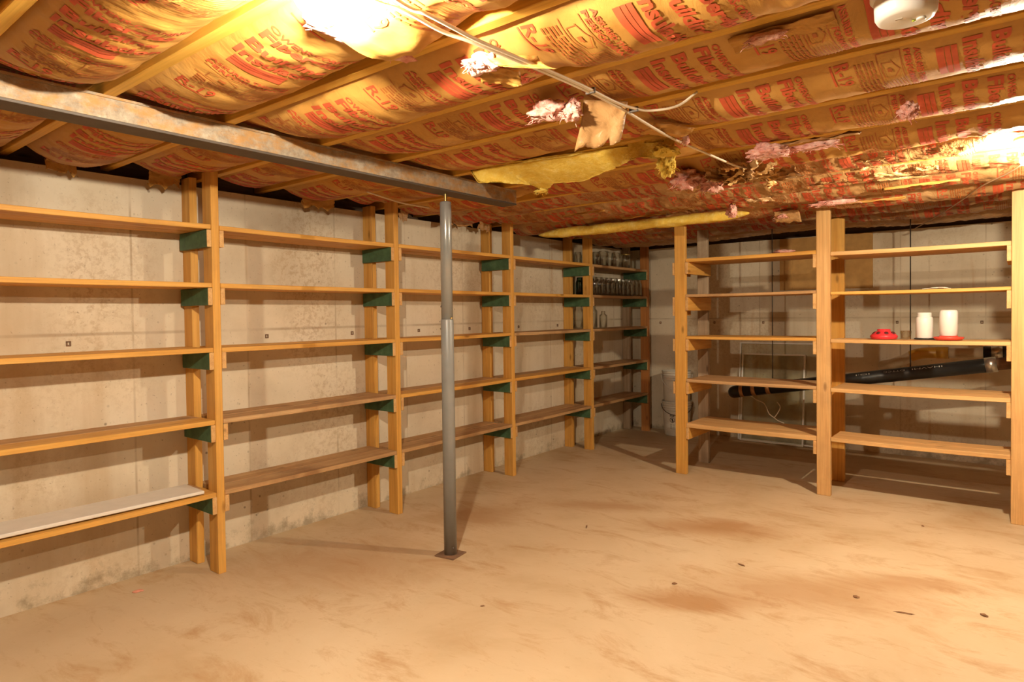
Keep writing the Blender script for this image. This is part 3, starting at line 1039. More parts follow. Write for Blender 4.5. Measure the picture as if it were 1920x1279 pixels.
ys = yellow_sheet('fallen_fiberglass', 'large ragged sheet of exposed yellow fiberglass hanging at the end of the steel beam',
                  [(-2.175, 2.437), (-1.925, 2.448), (-1.64, 2.49), (-1.38, 2.51), (-1.245, 2.53), (-1.13, 2.55)],
                  [(-2.12, 2.44), (-2.06, 2.48), (-1.95, 2.66), (-2.02, 2.87), (-1.85, 2.70), (-1.72, 2.76), (-1.46, 2.61), (-1.275, 2.49), (-1.21, 2.59), (-1.11, 2.49)],
                  0.012, 2.022, 1.958, 3, (-1.65, 2.5, 1.98))
tuft(ys, (-2.0, 2.80, 1.955), (0.035, 0.03, 0.014), YELLOW, 61, 16, 'fiberglass_tuft', 3)
tuft(ys, (-1.20, 2.62, 1.945), (0.035, 0.05, 0.05), YELLOW, 62, 18, 'fiberglass_tuft', 4)
tuft(ys, (-1.16, 2.50, 1.97), (0.05, 0.06, 0.02), YELLOW, 63, 12, 'fiberglass_tuft', 4)
def roll(name, label, pts, ry, rz, seed):
    bm = bmesh.new()
    P = spline(pts, 14)
    n = 14
    rings = []
    c0 = Vector(pts[0])
    for i, p in enumerate(P):
        e = min(1.0, i / 8, (len(P) - 1 - i) / 8) ** 0.5 if 0 < i < len(P) - 1 else 0.15
        rings.append([bm.verts.new(p - c0 + Vector((0, math.cos(a) * ry * e, math.sin(a) * rz * e)) * (1 + 0.28 * nz((p.x * 7, math.cos(a) * 1.3, math.sin(a) * 1.3 + seed)) + 0.15 * nz((p.x * 26, math.cos(a) * 3, math.sin(a) * 3 + seed))))
                      for a in (2 * math.pi * k / n for k in range(n))])
    for a, b_ in zip(rings[:-1], rings[1:]):
        for k in range(n):
            bm.faces.new((a[k], a[(k + 1) % n], b_[(k + 1) % n], b_[k]))
    bm.faces.new(rings[0][::-1])
    bm.faces.new(rings[-1])
    bmesh.ops.recalc_face_normals(bm, faces=bm.faces)
    return set_props(from_bm(name, bm, YELLOW, None, c0, True), label, 'insulation')
roll('fiberglass_strip', 'long thin yellow fiberglass strip hanging across the ceiling above the first right-hand post',
     [(-3.08, 4.28, 1.940), (-2.7, 4.32, 1.945), (-2.2, 4.34, 1.95), (-1.8, 4.36, 1.952), (-1.42, 4.38, 1.957)], 0.055, 0.036, 2)

# ------------------------------------------------------------------ steel beam and post
t = thing('steel_beam', 'rusty grey steel I-beam running along the ceiling on the left', 'beam', (-2.42, 0.7, 1.952))
by0, by1 = -2.5, 3.06
box('bottom_flange', -2.475, -2.365, by0, by1, 1.952, 1.961, DARKSTEEL, t, 0.001)  # underside flange in a darker colour than the web and top flange
box('top_flange', -2.475, -2.365, by0, by1, 2.031, 2.040, RUST, t, 0.001)
box('web', -2.428, -2.412, by0, by1, 1.961, 2.031, RUST, t, 0.001)
box('side_plate', -2.374, -2.366, by0, by1, 1.9615, 2.0305, RUST, t, 0.001)

PX, PY = -2.416, 2.502
t = thing('steel_post', 'grey adjustable steel support post standing under the beam', 'post', (PX, PY, 0))
o = box('base_plate', -0.062 + PX, 0.062 + PX, -0.062 + PY, 0.062 + PY, 0.0, 0.007, RUSTPLATE, t, 0.001)
o.rotation_euler = (0, 0, math.radians(8))
from_bm('lower_tube', lathe([(0.0, 0.007), (0.0345, 0.007), (0.0345, 1.272), (0.033, 1.276), (0.0, 1.276)], 40), GREYPAINT, t, (PX, PY, 0), True)
from_bm('upper_tube', lathe([(0.0, 1.276), (0.0310, 1.276), (0.0310, 1.900), (0.029, 1.905), (0.0, 1.905)], 40), SHINYPAINT, t, (PX, PY, 0), True)
prof = [(0.0, 1.905)]
for i in range(10):
    prof += [(0.0085, 1.905 + i * 0.0047), (0.0072, 1.9073 + i * 0.0047)]
prof += [(0.0, 1.952)]
from_bm('jack_screw', lathe(prof, 16), BRASS, t, (PX, PY, 0), True)
for (a, z, r_) in ((-2.9, 1.345, 0.0312), (-0.7, 1.282, 0.0335), (-3.3, 1.225, 0.0347), (-1.0, 0.045, 0.0347)):
    bm = lathe([(0.0, 0.004), (0.004, 0.004), (0.006, 0.0), (0.006, -0.004), (0.0, -0.004)], 12)
    bmesh.ops.rotate(bm, cent=(0, 0, 0), matrix=Matrix.Rotation(math.pi / 2, 3, 'Y'), verts=bm.verts)
    bmesh.ops.rotate(bm, cent=(0, 0, 0), matrix=Matrix.Rotation(a + 0.66, 3, 'Z'), verts=bm.verts)
    from_bm('bolt', bm, BRASS if z < 1.3 and z > 0.1 else DARKSTEEL, t, (PX + math.cos(a + 0.66) * r_, PY + math.sin(a + 0.66) * r_, z), True)

# ------------------------------------------------------------------ left shelving
SZ = [1.766, 1.475, 1.150, 0.785, 0.420]
ST = 0.024
FX = -3.175
t = thing('shelving_unit', 'long pine shelving with green-painted cleats along the left concrete wall', 'shelving', (-3.33, 3.4, 0))
for k, y in enumerate(POSTS_L):
    near = k == 0
    w = WOOD['pine', 2] if k < 5 else WOOD['red', 2]
    box('front_post', -3.264, -3.175, y, y + 0.040, 0.0, 2.038, w, t)
    w2 = WOOD['pine', 2] if k < 5 else WOOD['grey', 2]
    o = box('rear_post', -3.488, -3.400, y + 0.001, y + 0.040, 0.0, 2.036, w2, t)
    if k == 5:
        o['label'] = 'weathered grey rear post'
def cleat(parent, x0, x1, y0, y1, z0, z1, endmat, facemat, endaxis, label=None, short=0.0):
    bm = bm_box(x1 - x0, y1 - y0, z1 - z0, 0.002)
    bm.faces.ensure_lookup_table()
    for f in bm.faces:
        f.normal_update()
        if abs(f.normal[endaxis]) > 0.7:
            f.material_index = 1
    o = from_bm('cleat', bm, [facemat, endmat], parent, ((x0 + x1) / 2, (y0 + y1) / 2, (z0 + z1) / 2))
    if label:
        o['label'] = label
    return o
rng = random.Random(8)
for k, y in enumerate(POSTS_L):
    for s, z in enumerate(SZ):
        zt = z - ST
        if k > 0:
            gm = GREEN
            cleat(t, -3.470 + rng.uniform(0, .012), -3.174, y - 0.024, y - 0.001, zt - 0.088, zt - 0.001, WOOD['pale', 0], gm, 0, 'green painted cleat with raw end')
        if k < 5:
            cleat(t, -3.470 + rng.uniform(0, .012), -3.174, y + 0.041, y + 0.064, zt - 0.085, zt - 0.001, WOOD['pale', 0],
                  GREEN if s in (3,) else WOOD['pine', 0], 0)
for k in range(5):
    ya, yb = POSTS_L[k] + 0.042, POSTS_L[k + 1] - 0.002
    for s, z in enumerate(SZ):
        worn = s >= 3 or k >= 3
        wf = WOOD['worn', 1] if ((s == 4 and k < 3 and k != 0) or (k == 4) or (s in (3,) and k == 1) or (s == 4 and k == 3) or (s == 2 and k == 3)) else WOOD['pine', 1]
        wr_ = WOOD['worn', 1] if worn else WOOD['pine', 1]
        dz = rng.uniform(-.002, .002)
        sg = rng.uniform(0.0, 0.004)
        board('shelf_board', -3.318, FX - 0.001, ya, yb, z - ST + dz, z + dz, wf, t, 1, sg, k * 10 + s)
        board('shelf_board', -3.462, -3.325, ya + 0.003, yb - 0.003, z - ST, z - 0.001, wr_, t, 1, sg * 0.7, k * 10 + s + 100)

# loose white board on the bottom shelf
o = box('white_board', -0.105, 0.105, 0.0, 1.07, 0.0, 0.016, WHITEBOARD, None, 0.003)
o.location = (-3.300, 1.015, 0.4235 + 0.008)
o.rotation_euler = (0, 0, math.radians(-1.5))
set_props(o, 'loose white painted board lying on the bottom shelf at far left', 'board')

# ------------------------------------------------------------------ right shelving
t = thing('shelving_unit', 'free-standing pine shelving across the right side in front of the pipes', 'shelving', (-1.07, 5.1, 0))
FP = {0: 'pine', 1: 'pale', 2: 'pale'}
for k, x in enumerate(POSTS_R):
    box('front_post', x, x + 0.089, 4.87, 4.909, 0.0, 2.036, WOOD[FP[k], 2] if k != 0 else WOOD['pine', 2], t)
    o = box('rear_post', x - 0.004, x + 0.086, 5.345, 5.383, 0.0, 2.0, WOOD['grey' if k == 0 else 'pine', 2], t)
    if k == 0:
        o['label'] = 'weathered grey rear post'
RZ = {0: [1.722, 1.440, 1.107, 0.765, 0.413], 1: [1.703, 1.428, 1.098, 0.757, 0.413]}
RTH = {0: [0.026, 0.020, 0.022, 0.024, 0.034], 1: [0.027, 0.021, 0.024, 0.026, 0.027]}
for b_ in (0, 1):
    xa, xb = POSTS_R[b_] + 0.091, POSTS_R[b_ + 1] - 0.002
    for s in range(5):
        z, th = RZ[b_][s], RTH[b_][s]
        tilt = 0.0
        rows = [(4.872, 5.015), (5.020, 5.165), (5.170, 5.315)] if (b_ == 0 or s in (0, 1, 3)) else [(4.872, 5.015), (5.020, 5.180)]
        for r, (ya, yb) in enumerate(rows):
            w = WOOD['worn', 0] if (b_ == 0 and s in (3, 1)) else (WOOD['pale', 0] if (b_ == 1 and s in (0, 2, 3, 4)) or s == 4 else WOOD['pine', 0])
            board('shelf_board', xa, xb, ya, yb, z - th, z - 0.001 * r, w, t, 0, 0.003 if s != 4 else 0.005, 300 + b_ * 50 + s * 5 + r)
        # cleats carry the boards at both posts
        zt = z - th
        h = 0.095 if s != 1 else 0.11
        if b_ == 0:
            cleat(t, xa - 0.001, xa + 0.022, 4.868, 5.36, zt - h, zt - 0.001, WOOD['pale', 1], WOOD['pine', 1], 1)
        cleat(t, xb - 0.021, xb + 0.001, 4.868, 5.343, zt - h, zt - 0.001, WOOD['pale', 1], WOOD['pine', 1], 1)
for s in range(4):
    zt = RZ[0][s] - RTH[0][s]
    cleat(t, POSTS_R[0] - 0.019, POSTS_R[0] - 0.001, 4.872, 5.2, zt - (0.10 if s != 1 else 0.15), zt, WOOD['pale', 1], WOOD['pine', 1], 1)

# ------------------------------------------------------------------ things on the right shelving
def plastic_jar(name, label, x, y, z, inverted=False, base=None):
    t = thing(name, label, 'jar', (x, y, z))
    return t
zS = RZ[1][2]
# screw-neck white jar on a dark lid
t = thing('plastic_jar', 'white plastic jar with an open screw neck standing on a dark lid', 'jar', (-0.495, 5.08, zS))
from_bm('lid', lathe([(0, 0), (0.056, 0), (0.060, 0.004), (0.056, 0.008), (0, 0.008)], 40), DARKLINE, t, (-0.495, 5.08, zS), True)
pr = [(0, 0.008), (0.046, 0.008), (0.0495, 0.012), (0.0495, 0.135), (0.046, 0.146), (0.040, 0.150)]
for i in range(3):
    pr += [(0.0425, 0.152 + i * 0.008), (0.0425, 0.155 + i * 0.008), (0.040, 0.157 + i * 0.008)]
pr += [(0.040, 0.178), (0.036, 0.178), (0.036, 0.150), (0.044, 0.13), (0.044, 0.016), (0, 0.016)]
from_bm('body', lathe(pr, 40), WHITEPL, t, (-0.495, 5.08, zS), True)
# inverted jar on red tray
jx, jy = -0.355, 5.00
t = thing('chick_waterer', 'white inverted plastic jar on a flat red drinking tray', 'waterer', (jx, jy, zS))
from_bm('tray', lathe([(0, 0), (0.070, 0), (0.083, 0.012), (0.084, 0.020), (0.080, 0.020), (0.070, 0.008), (0.052, 0.008), (0.051, 0.028), (0.046, 0.028), (0.046, 0.008), (0, 0.008)], 48), REDPL2, t, (jx, jy, zS), True)
from_bm('bottle', lathe([(0, 0.010), (0.045, 0.010), (0.045, 0.034), (0.0505, 0.040), (0.0505, 0.180), (0.046, 0.190), (0.036, 0.194), (0, 0.194)], 48), WHITEPL, t, (jx, jy, zS), True)
# red domed feeder with holes round the dome
fx, fy = -0.725, 5.03
t = thing('chick_feeder', 'red plastic domed feeder base with round holes, left of the white jars', 'feeder', (fx, fy, zS))
bm = lathe([(0, 0), (0.074, 0), (0.080, 0.006), (0.080, 0.012), (0.084, 0.016), (0.082, 0.024), (0.062, 0.042), (0.046, 0.052), (0.040, 0.055), (0.040, 0.068), (0.034, 0.068), (0.034, 0.050), (0, 0.046)], 48)
from_bm('dome', bm, REDPL, t, (fx, fy, zS), True)
for i in range(8):
    a = 2 * math.pi * (i + 0.5) / 8
    bm = lathe([(0, 0.002), (0.012, 0.002), (0.013, 0.0), (0.012, -0.002), (0, -0.002)], 18)
    bmesh.ops.rotate(bm, cent=(0, 0, 0), matrix=Matrix.Rotation(math.radians(42), 3, 'Y'), verts=bm.verts)
    bmesh.ops.rotate(bm, cent=(0, 0, 0), matrix=Matrix.Rotation(a, 3, 'Z'), verts=bm.verts)
    from_bm('hole', bm, flat_mat('dark_red_opening', (0.10, 0.01, 0.01), 0.7) if i == 0 else bpy.data.materials['dark_red_opening'], t, (fx + math.cos(a) * 0.0625, fy + math.sin(a) * 0.0625, zS + 0.0425), True)
o = from_bm('glass_cup', lathe([(0, 0), (0.030, 0), (0.034, 0.055), (0.0325, 0.055), (0.028, 0.003), (0, 0.003)], 28), GLASS, None, (-0.605, 5.11, zS), True)
set_props(o, 'small clear cup between the red feeder and the white jar', 'cup')
bm = bmesh.new()
for q in range(5):
    rr = random.Random(q)
    tube_mesh(bm, spline([(rr.uniform(-.09, -.03), rr.uniform(-.015, .015), 0.003), (rr.uniform(-.03, 0), rr.uniform(-.02, .02), 0.008), (rr.uniform(0, .05), rr.uniform(-.02, .02), 0.010), (rr.uniform(.04, .08), rr.uniform(-.02, .02), 0.003)], 5), 0.0022, 6)
o = from_bm('string', bm, STRING, None, (-0.42, 5.0, RZ[1][1]), True)
set_props(o, 'tangle of white string on the second shelf of the right shelving', 'string')
o = tuft(None, (-1.38, 5.02, RZ[0][0] + 0.017), (0.07, 0.04, 0.014), PINK, 71, 14, 'insulation_scrap', 3)
set_props(o, 'pink insulation scrap on the top shelf left of the middle right-hand post', 'scrap')

# ------------------------------------------------------------------ glass jars on the left shelving
def jar_mesh(r, h, neck=0.78, thick=0.0028, ribs=True):
    nr = r * neck
    out = [(0, 0.004), (r * 0.55, 0.0), (r * 0.92, 0.0), (r, 0.006), (r, h * 0.70), (r * 0.97, h * 0.76), (nr * 1.03, h * 0.845), (nr, h * 0.86)]
    for i in range(3):
        out += [(nr + 0.0016, h * (0.885 + i * 0.033)), (nr, h * (0.902 + i * 0.033))]
    out += [(nr, h), (nr - thick, h), (nr - thick, h * 0.85), (r * 0.96 - thick, h * 0.745), (r - thick, h * 0.69), (r - thick, 0.010), (r * 0.6, 0.006), (0, 0.008)]
    bm = lathe(out, 24)
    me = bpy.data.meshes.new('jar')
    bm.to_mesh(me)
    bm.free()
    me.polygons.foreach_set('use_smooth', [True] * len(me.polygons))
    return me
JQ, JP, JH = jar_mesh(0.0465, 0.172), jar_mesh(0.041, 0.128, 0.82), jar_mesh(0.054, 0.228, 0.68)
JW_ = jar_mesh(0.052, 0.150, 0.88)
JBOT = jar_mesh(0.040, 0.165, 0.52)
for me_ in (JQ, JP, JH, JW_, JBOT):
    me_.materials.append(GLASS)
JT_ = JQ.copy()
JT_.materials.clear()
JT_.materials.append(TEALGLASS)
def jar(me, x, y, z, label, group=None):
    o = bpy.data.objects.new('glass_jar', me)
    COL.objects.link(o)
    o.location = (x, y, z + 0.0015)
    o.rotation_euler = (0, 0, random.uniform(0, 6))
    return set_props(o, label, 'jar', group)
z1, z2, z3 = SZ[0], SZ[1], SZ[2]
ORD = ['first', 'second', 'third', 'fourth', 'fifth', 'sixth', 'seventh', 'eighth', 'ninth', 'tenth']
jr = random.Random(3)
for i in range(10):
    jar(JQ, -3.232 + jr.uniform(-.008, .008), 5.385 + i * 0.101 + jr.uniform(-.006, .006), z2,
        ORD[i] + ' clear quart jar from the post in the front row on the second shelf', 'quart jars on the second shelf')
for i in range(9):
    jar(JQ, -3.38 + jr.uniform(-.008, .008), 5.46 + i * 0.103 + jr.uniform(-.006, .006), z2,
        ORD[i] + ' clear quart jar from the post in the back row on the second shelf', 'quart jars on the second shelf')
jar(JT_, -3.36, 5.352, z2, 'teal green glass jar seen between the posts on the second shelf')
jar(JP, -3.385, 5.345, z1, 'short clear jar between the posts on the top shelf, nearer the wall')
jar(JP, -3.285, 5.352, z1, 'short clear jar between the posts on the top shelf, nearer the room')
jar(JP, -3.25, 5.455, z1, 'short clear jar just right of the post on the top shelf')
jar(JW_, -3.262, 5.625, z1, 'wide clear jar second from the post on the top shelf')
jar(JW_, -3.255, 5.765, z1, 'wide clear jar in the middle of the top shelf row')
jar(JW_, -3.275, 5.905, z1, 'wide clear jar next to the gold-banded jar on the top shelf')
jar(JW_, -3.39, 5.70, z1, 'wide clear jar in the back row of the top shelf')
t = thing('glass_jar', 'clear jar with a gold screw band at right end of top shelf', 'jar', (-3.25, 6.06, z1))
o = link_mesh('body', JW_.copy(), [], t, (-3.25, 6.06, z1 + 0.0015))
from_bm('screw_band', lathe([(0.0485, 0), (0.0495, 0.002), (0.0495, 0.014), (0.046, 0.0155), (0.0445, 0.0155), (0.0470, 0.012), (0.0470, 0.0)], 24, True), BRASS, t, (-3.25, 6.06, z1 + 0.136), True)
jar(JH, -3.385, 5.345, z3, 'tall clear half-gallon jar between the posts on the third shelf')
jar(JH, -3.36, 5.56, z3, 'tall clear jar just right of the post on the third shelf')
jar(JBOT, -3.255, 5.60, z3, 'small-necked clear bottle on the third shelf by the corner')

# ------------------------------------------------------------------ bucket stack by the corner
BXc, BYc = -2.845, 6.415
def bucket(name, label, z0, h, parent_label=None, printed=False, handle_up=False):
    t = thing(name, label, 'bucket', (BXc, BYc, z0))
    rb, rt = 0.130, 0.149
    def rad(z):
        return rb + (rt - rb) * z / h
    pr = [(0, 0.004), (rb - 0.012, 0.0), (rb, 0.010)]
    pr += [(rad(h * 0.72), h * 0.72)]
    for zz in (0.74, 0.81, 0.88, 0.95):
        pr += [(rad(h * zz), h * zz), (rad(h * zz) + 0.006, h * zz + 0.001), (rad(h * zz) + 0.006, h * zz + 0.005), (rad(h * zz), h * zz + 0.006)]
    pr += [(rt, h * 0.985), (rt + 0.006, h * 0.988), (rt + 0.006, h), (rt - 0.003, h), (rb - 0.004, 0.012), (0, 0.008)]
    from_bm('body', lathe(pr, 48), BUCKETPL, t, (BXc, BYc, z0), True)
    return t, rad
BH = 0.365
t1, rad1 = bucket('bucket', 'lower dusty white plastic bucket with a printed black warning, on the floor by the corner', 0.0, BH, printed=True)
t2, rad2 = bucket('bucket', 'upper dusty white plastic bucket nested in the lower one by the corner', 0.315, BH)
def handle(t, z0, h, drop, mat, r=0.003):
    pts = []
    for i in range(13):
        a = math.pi * i / 12
        ang = math.radians(-155) + a
        rr = 0.160
        pts.append((BXc + math.cos(ang) * rr, BYc + math.sin(ang) * rr, z0 + h * 0.90 - drop * math.sin(a)))
    tube('handle', pts, r, mat, t, 8, 3)
handle(t2, 0.315, BH, 0.15, WHITEPL)
handle(t1, 0.0, BH, 0.10, DARKSTEEL, 0.004)
# printed warning on the lower bucket, facing the room
cdir = math.atan2(0 - BYc, 0 - BXc)
def on_bucket(co, fc, zc, ang0, name, mat, rad, mirror=False):
    V = []
    for (u, v) in co:
        z = zc + v
        r = rad(z) + 0.0012
        a = ang0 + u / r
        V.append((math.cos(a) * r, math.sin(a) * r, z))
    from_data(name, V, fc, mat, t1, (BXc, BYc, 0.0))
ang = cdir - 0.34
co, fc = text_geo('PAR', 0.052, 0.024, 0.03)
on_bucket(co - [0.026, 0], fc, 0.206, ang, 'printed_text', DARKLINE, rad1)
ring = []
rf = []
for i in range(32):
    a = 2 * math.pi * i / 32
    ring += [(0.028 * math.cos(a), 0.028 * math.sin(a)), (0.023 * math.cos(a), 0.023 * math.sin(a))]
for i in range(32):
    j = (i + 1) % 32
    rf.append((2 * i, 2 * j, 2 * j + 1, 2 * i + 1))
n0 = len(ring)
ring += [(-0.020, 0.016), (-0.016, 0.020), (0.020, -0.016), (0.016, -0.020)]
rf.append((n0, n0 + 1, n0 + 2, n0 + 3))
n0 = len(ring)
ring += [(-0.006, -0.018), (0.006, -0.018), (0.008, 0.014), (-0.004, 0.016)]
rf.append((n0, n0 + 1, n0 + 2, n0 + 3))
on_bucket(np.array(ring), rf, 0.174, ang, 'warning_symbol', DARKLINE, rad1)
lines, lf = [], []
for r in range(7):
    for c in range(2):
        n0 = len(lines)
        x0_ = -0.026 + c * 0.028
        z0_ = 0.128 - r * 0.008
        lines += [(x0_, z0_), (x0_ + 0.024, z0_), (x0_ + 0.024, z0_ + 0.0045), (x0_, z0_ + 0.0045)]
        lf.append((n0, n0 + 1, n0 + 2, n0 + 3))
on_bucket(np.array(lines) + [0, 0.0], lf, 0.0, ang, 'printed_panel', GREYPL, rad1)

# ------------------------------------------------------------------ pipes behind the right shelving
def pipe_between(name, a, b_, r, mat, parent, seg=28):
    a, b_ = Vector(a), Vector(b_)
    bm = bmesh.new()
    tube_mesh(bm, [Vector((0, 0, 0)), b_ - a], r, seg)
    bmesh.ops.recalc_face_normals(bm, faces=bm.faces)
    o = from_bm(name, bm, mat, parent, a, True)
    return o
pa, pb = Vector((-2.03, 5.93, 0.562)), Vector((-0.16, 5.93, 0.880))
pd = (pb - pa).normalized()
t = thing('drain_pipe', 'black plastic drain pipe sloping down to the left behind the right shelving', 'pipe', pa)
pipe_between('pipe_run', pa, pb, 0.053, BLACKPL, t)
tube('elbow', [pa + pd * 0.02, pa - pd * 0.02, pa - pd * 0.045 + Vector((0, 0.03, -0.005)), pa - pd * 0.05 + Vector((0, 0.10, -0.01)), pa - pd * 0.05 + Vector((0, 0.30, -0.015))], 0.056, BLACKPL, t, 24, 5)
pipe_between('iron_end', pb - pd * 0.02, pb + pd * 0.75, 0.046, RUSTPIPE, t)
pipe_between('band_clamp', pb - pd * 0.035, pb + pd * 0.035, 0.057, STEEL, t)
for s in (0.02, 0.13, 0.26):
    p = pa + pd * s
    pipe_between('copper_strap', p, p + pd * 0.035, 0.0555, COPPER, t)
# white lettering, upside down along the pipe
upn = Vector((0, -0.80, 0.60))
side = pd
perp = upn.normalized()
for (s, txt, ln) in ((0.86, 'IU', 0.05), (1.00, 'IO:I', 0.10), (1.20, 'OTTCC', 0.15), (1.40, 'IHAVMI', 0.20)):
    co, fc = text_geo(txt, ln, 0.014, -0.005)
    V = []
    for (u, v) in co:
        u, v = ln - u, 0.014 - v           # turned upside down
        th = 0.66 + (v - 0.007) / 0.0535
        d = (Vector((0, -1, 0)) * math.cos(th) + Vector((-pd.z, 0, pd.x)) * math.sin(th))
        p = pa + pd * (s + u) + d * 0.0538
        V.append(p - pa)
    from_data('white_lettering', V, fc, WHITEINK, t, pa)
# beige and yellow pipe run behind it
t = thing('plastic_drain', 'beige plastic drain with yellowed elbow and black rubber coupling under the white jars', 'pipe', (-0.2, 6.2, 0.955))
pipe_between('beige_run', (-0.46, 6.2, 0.945), (-0.14, 6.2, 0.955), 0.040, BEIGEPVC, t)
tube('elbow', [(-0.45, 6.2, 0.945), (-0.53, 6.2, 0.944), (-0.62, 6.2, 0.938), (-0.70, 6.2, 0.912)], [0.046] * 25, YELLOWPVC, t, 24, 8)
pipe_between('elbow_hub', (-0.52, 6.2, 0.945), (-0.44, 6.2, 0.946), 0.049, YELLOWPVC, t)
tube('lower_run', [(-0.69, 6.2, 0.914), (-0.75, 6.22, 0.88), (-0.85, 6.3, 0.835), (-0.93, 6.45, 0.81), (-0.95, BY - 0.002, 0.80)], 0.042, BEIGEPVC, t, 24, 6)
pipe_between('coupling', (-0.215, 6.2, 0.953), (0.02, 6.2, 0.960), 0.050, RUBBER, t)
pipe_between('band_clamp', (-0.165, 6.2, 0.9545), (-0.095, 6.2, 0.957), 0.0525, STEEL, t)
pipe_between('iron_end', (0.0, 6.2, 0.959), (0.6, 6.2, 0.975), 0.042, RUSTPIPE, t)
for (x, z, lab) in ((-1.722, 0.665, 'thin dark iron hanger rod holding the left end of the black pipe'), (-0.671, 0.83, 'thin dark iron hanger rod holding the middle of the black pipe')):
    o = from_bm('hanger_rod', lathe([(0, 0), (0.0042, 0), (0.0042, 2.04 - z), (0, 2.04 - z)], 10), ROD, None, (x, 5.93, z), True)
    set_props(o, lab, 'rod')

# ------------------------------------------------------------------ storm windows leaning on the far wall
def storm_window(label, x0, x1, h, yb, yt, fw=0.014):
    t = thing('storm_window', label, 'window', ((x0 + x1) / 2, yb, 0))
    ang = math.atan2(yt - yb, h)
    def part(name, a0, a1, s0, s1, th, mat, dy=0.0):
        bm = bm_box(a1 - a0, th, s1 - s0, 0.0015)
        bmesh.ops.translate(bm, vec=((a0 + a1) / 2 - (x0 + x1) / 2, dy, (s0 + s1) / 2), verts=bm.verts)
        bmesh.ops.rotate(bm, cent=(0, 0, 0), matrix=Matrix.Rotation(-ang, 3, 'X'), verts=bm.verts)
        return from_bm(name, bm, mat, t, ((x0 + x1) / 2, yb, 0.004))
    part('frame_stile', x0, x0 + fw, 0, h, 0.02, ALU)
    part('frame_stile', x1 - fw, x1, 0, h, 0.02, ALU)
    part('frame_rail', x0 + fw, x1 - fw, 0, fw, 0.02, ALU)
    part('frame_rail', x0 + fw, x1 - fw, h - fw, h, 0.02, ALU)
    part('pane', x0 + fw - 0.003, x1 - fw + 0.003, fw - 0.003, h - fw + 0.003, 0.004, PANE)
    return t
storm_window('larger white-framed storm window leaning on the far wall behind the right shelving', -2.235, -1.45, 0.985, 6.52, 6.600)
storm_window('smaller white-framed storm window leaning in front of the larger one', -2.20, -1.60, 0.875, 6.47, 6.560)
# white tubing hanging in front of the windows
bm = bmesh.new()
tb = Vector((-2.0, 6.0, 0.55))
for P_ in ([(-2.005, 5.992, 0.535), (-1.942, 6.02, 0.514), (-1.896, 6.02, 0.485), (-1.834, 6.02, 0.462), (-1.807, 6.02, 0.427), (-1.781, 6.02, 0.366), (-1.737, 6.02, 0.333), (-1.703, 6.02, 0.309), (-1.651, 6.02, 0.291)],
           [(-1.737, 6.02, 0.330), (-1.698, 6.02, 0.391), (-1.685, 6.02, 0.437), (-1.711, 6.02, 0.476)]):
    tube_mesh(bm, [p - tb for p in spline(P_, 6)], 0.0045, 8)
bmesh.ops.recalc_face_normals(bm, faces=bm.faces)
o = from_bm('plastic_tubing', bm, ROMEX, None, tb, True)
set_props(o, 'loose loop of thin pale tubing hanging from the black pipe before the storm windows', 'tubing')

# ------------------------------------------------------------------ smoke detector
t = thing('smoke_detector', 'round white smoke detector on the ceiling at the upper right', 'detector', (-0.208, 1.752, 2.04))
def down(profile):
    return lathe([(r, -z) for r, z in profile], 48)
from_bm('mounting_base', down([(0, 0), (0.070, 0), (0.073, 0.004), (0.073, 0.014), (0.068, 0.018), (0, 0.018)]), WHITEPL, t, (-0.208, 1.752, 2.04), True)
cover = from_bm('cover', down([(0, 0.018), (0.063, 0.018), (0.065, 0.022), (0.063, 0.058), (0.058, 0.067), (0.050, 0.070), (0, 0.071)]), WHITEPL, t, (-0.208, 1.752, 2.04), True)
from_bm('test_button', down([(0, 0.0705), (0.010, 0.0705), (0.010, 0.0735), (0.008, 0.0745), (0, 0.0745)]), WHITEPL, cover, (-0.178, 1.760, 2.04), True)
from_bm('indicator_lamp', down([(0, 0.0705), (0.004, 0.0705), (0.0035, 0.0735), (0, 0.0745)]), LED, cover, (-0.193, 1.762, 2.04), True)
box('sounder_slot', -0.226, -0.212, 1.730, 1.735, 2.04 - 0.0725, 2.04 - 0.0705, GREYPL, cover, 0)

# ------------------------------------------------------------------ bulbs in plain porcelain holders
def lamp(name, label, p, strength, top=JB):
    t = thing(name, label, 'lamp', (p.x, p.y, top))
    h = top - p.z
    from_bm('lamp_holder', down([(0, 0), (0.050, 0), (0.052, 0.006), (0.045, 0.018), (0.026, 0.030), (0.022, h - 0.030), (0.018, h - 0.028), (0.0, h - 0.028)]), PORCELAIN, t, (p.x, p.y, top), True)
    bulb = from_bm('bulb', down([(0.0, h - 0.030), (0.013, h - 0.030), (0.016, h - 0.024), (0.0265, h - 0.010), (0.0, h - 0.0095)]), PORCELAIN, t, (p.x, p.y, top), True)  # opaque upper half, added to cut the light thrown up onto the batts
    from_bm('glowing_dome', down([(0.0, h - 0.0092), (0.0268, h - 0.0092), (0.0295, h), (0.0285, h + 0.010), (0.023, h + 0.020), (0.012, h + 0.0275), (0, h + 0.030)]),
            bulb_mat(name + '_glow', strength), bulb, (p.x, p.y, top), True)
    return t
lamp('ceiling_lamp', 'bare glowing bulb in a porcelain holder at the top left of the ceiling', L_TOP, 'top')
lamp('ceiling_lamp', 'bare glowing bulb at the right edge above the right-hand post', L_RIGHT, 'right')

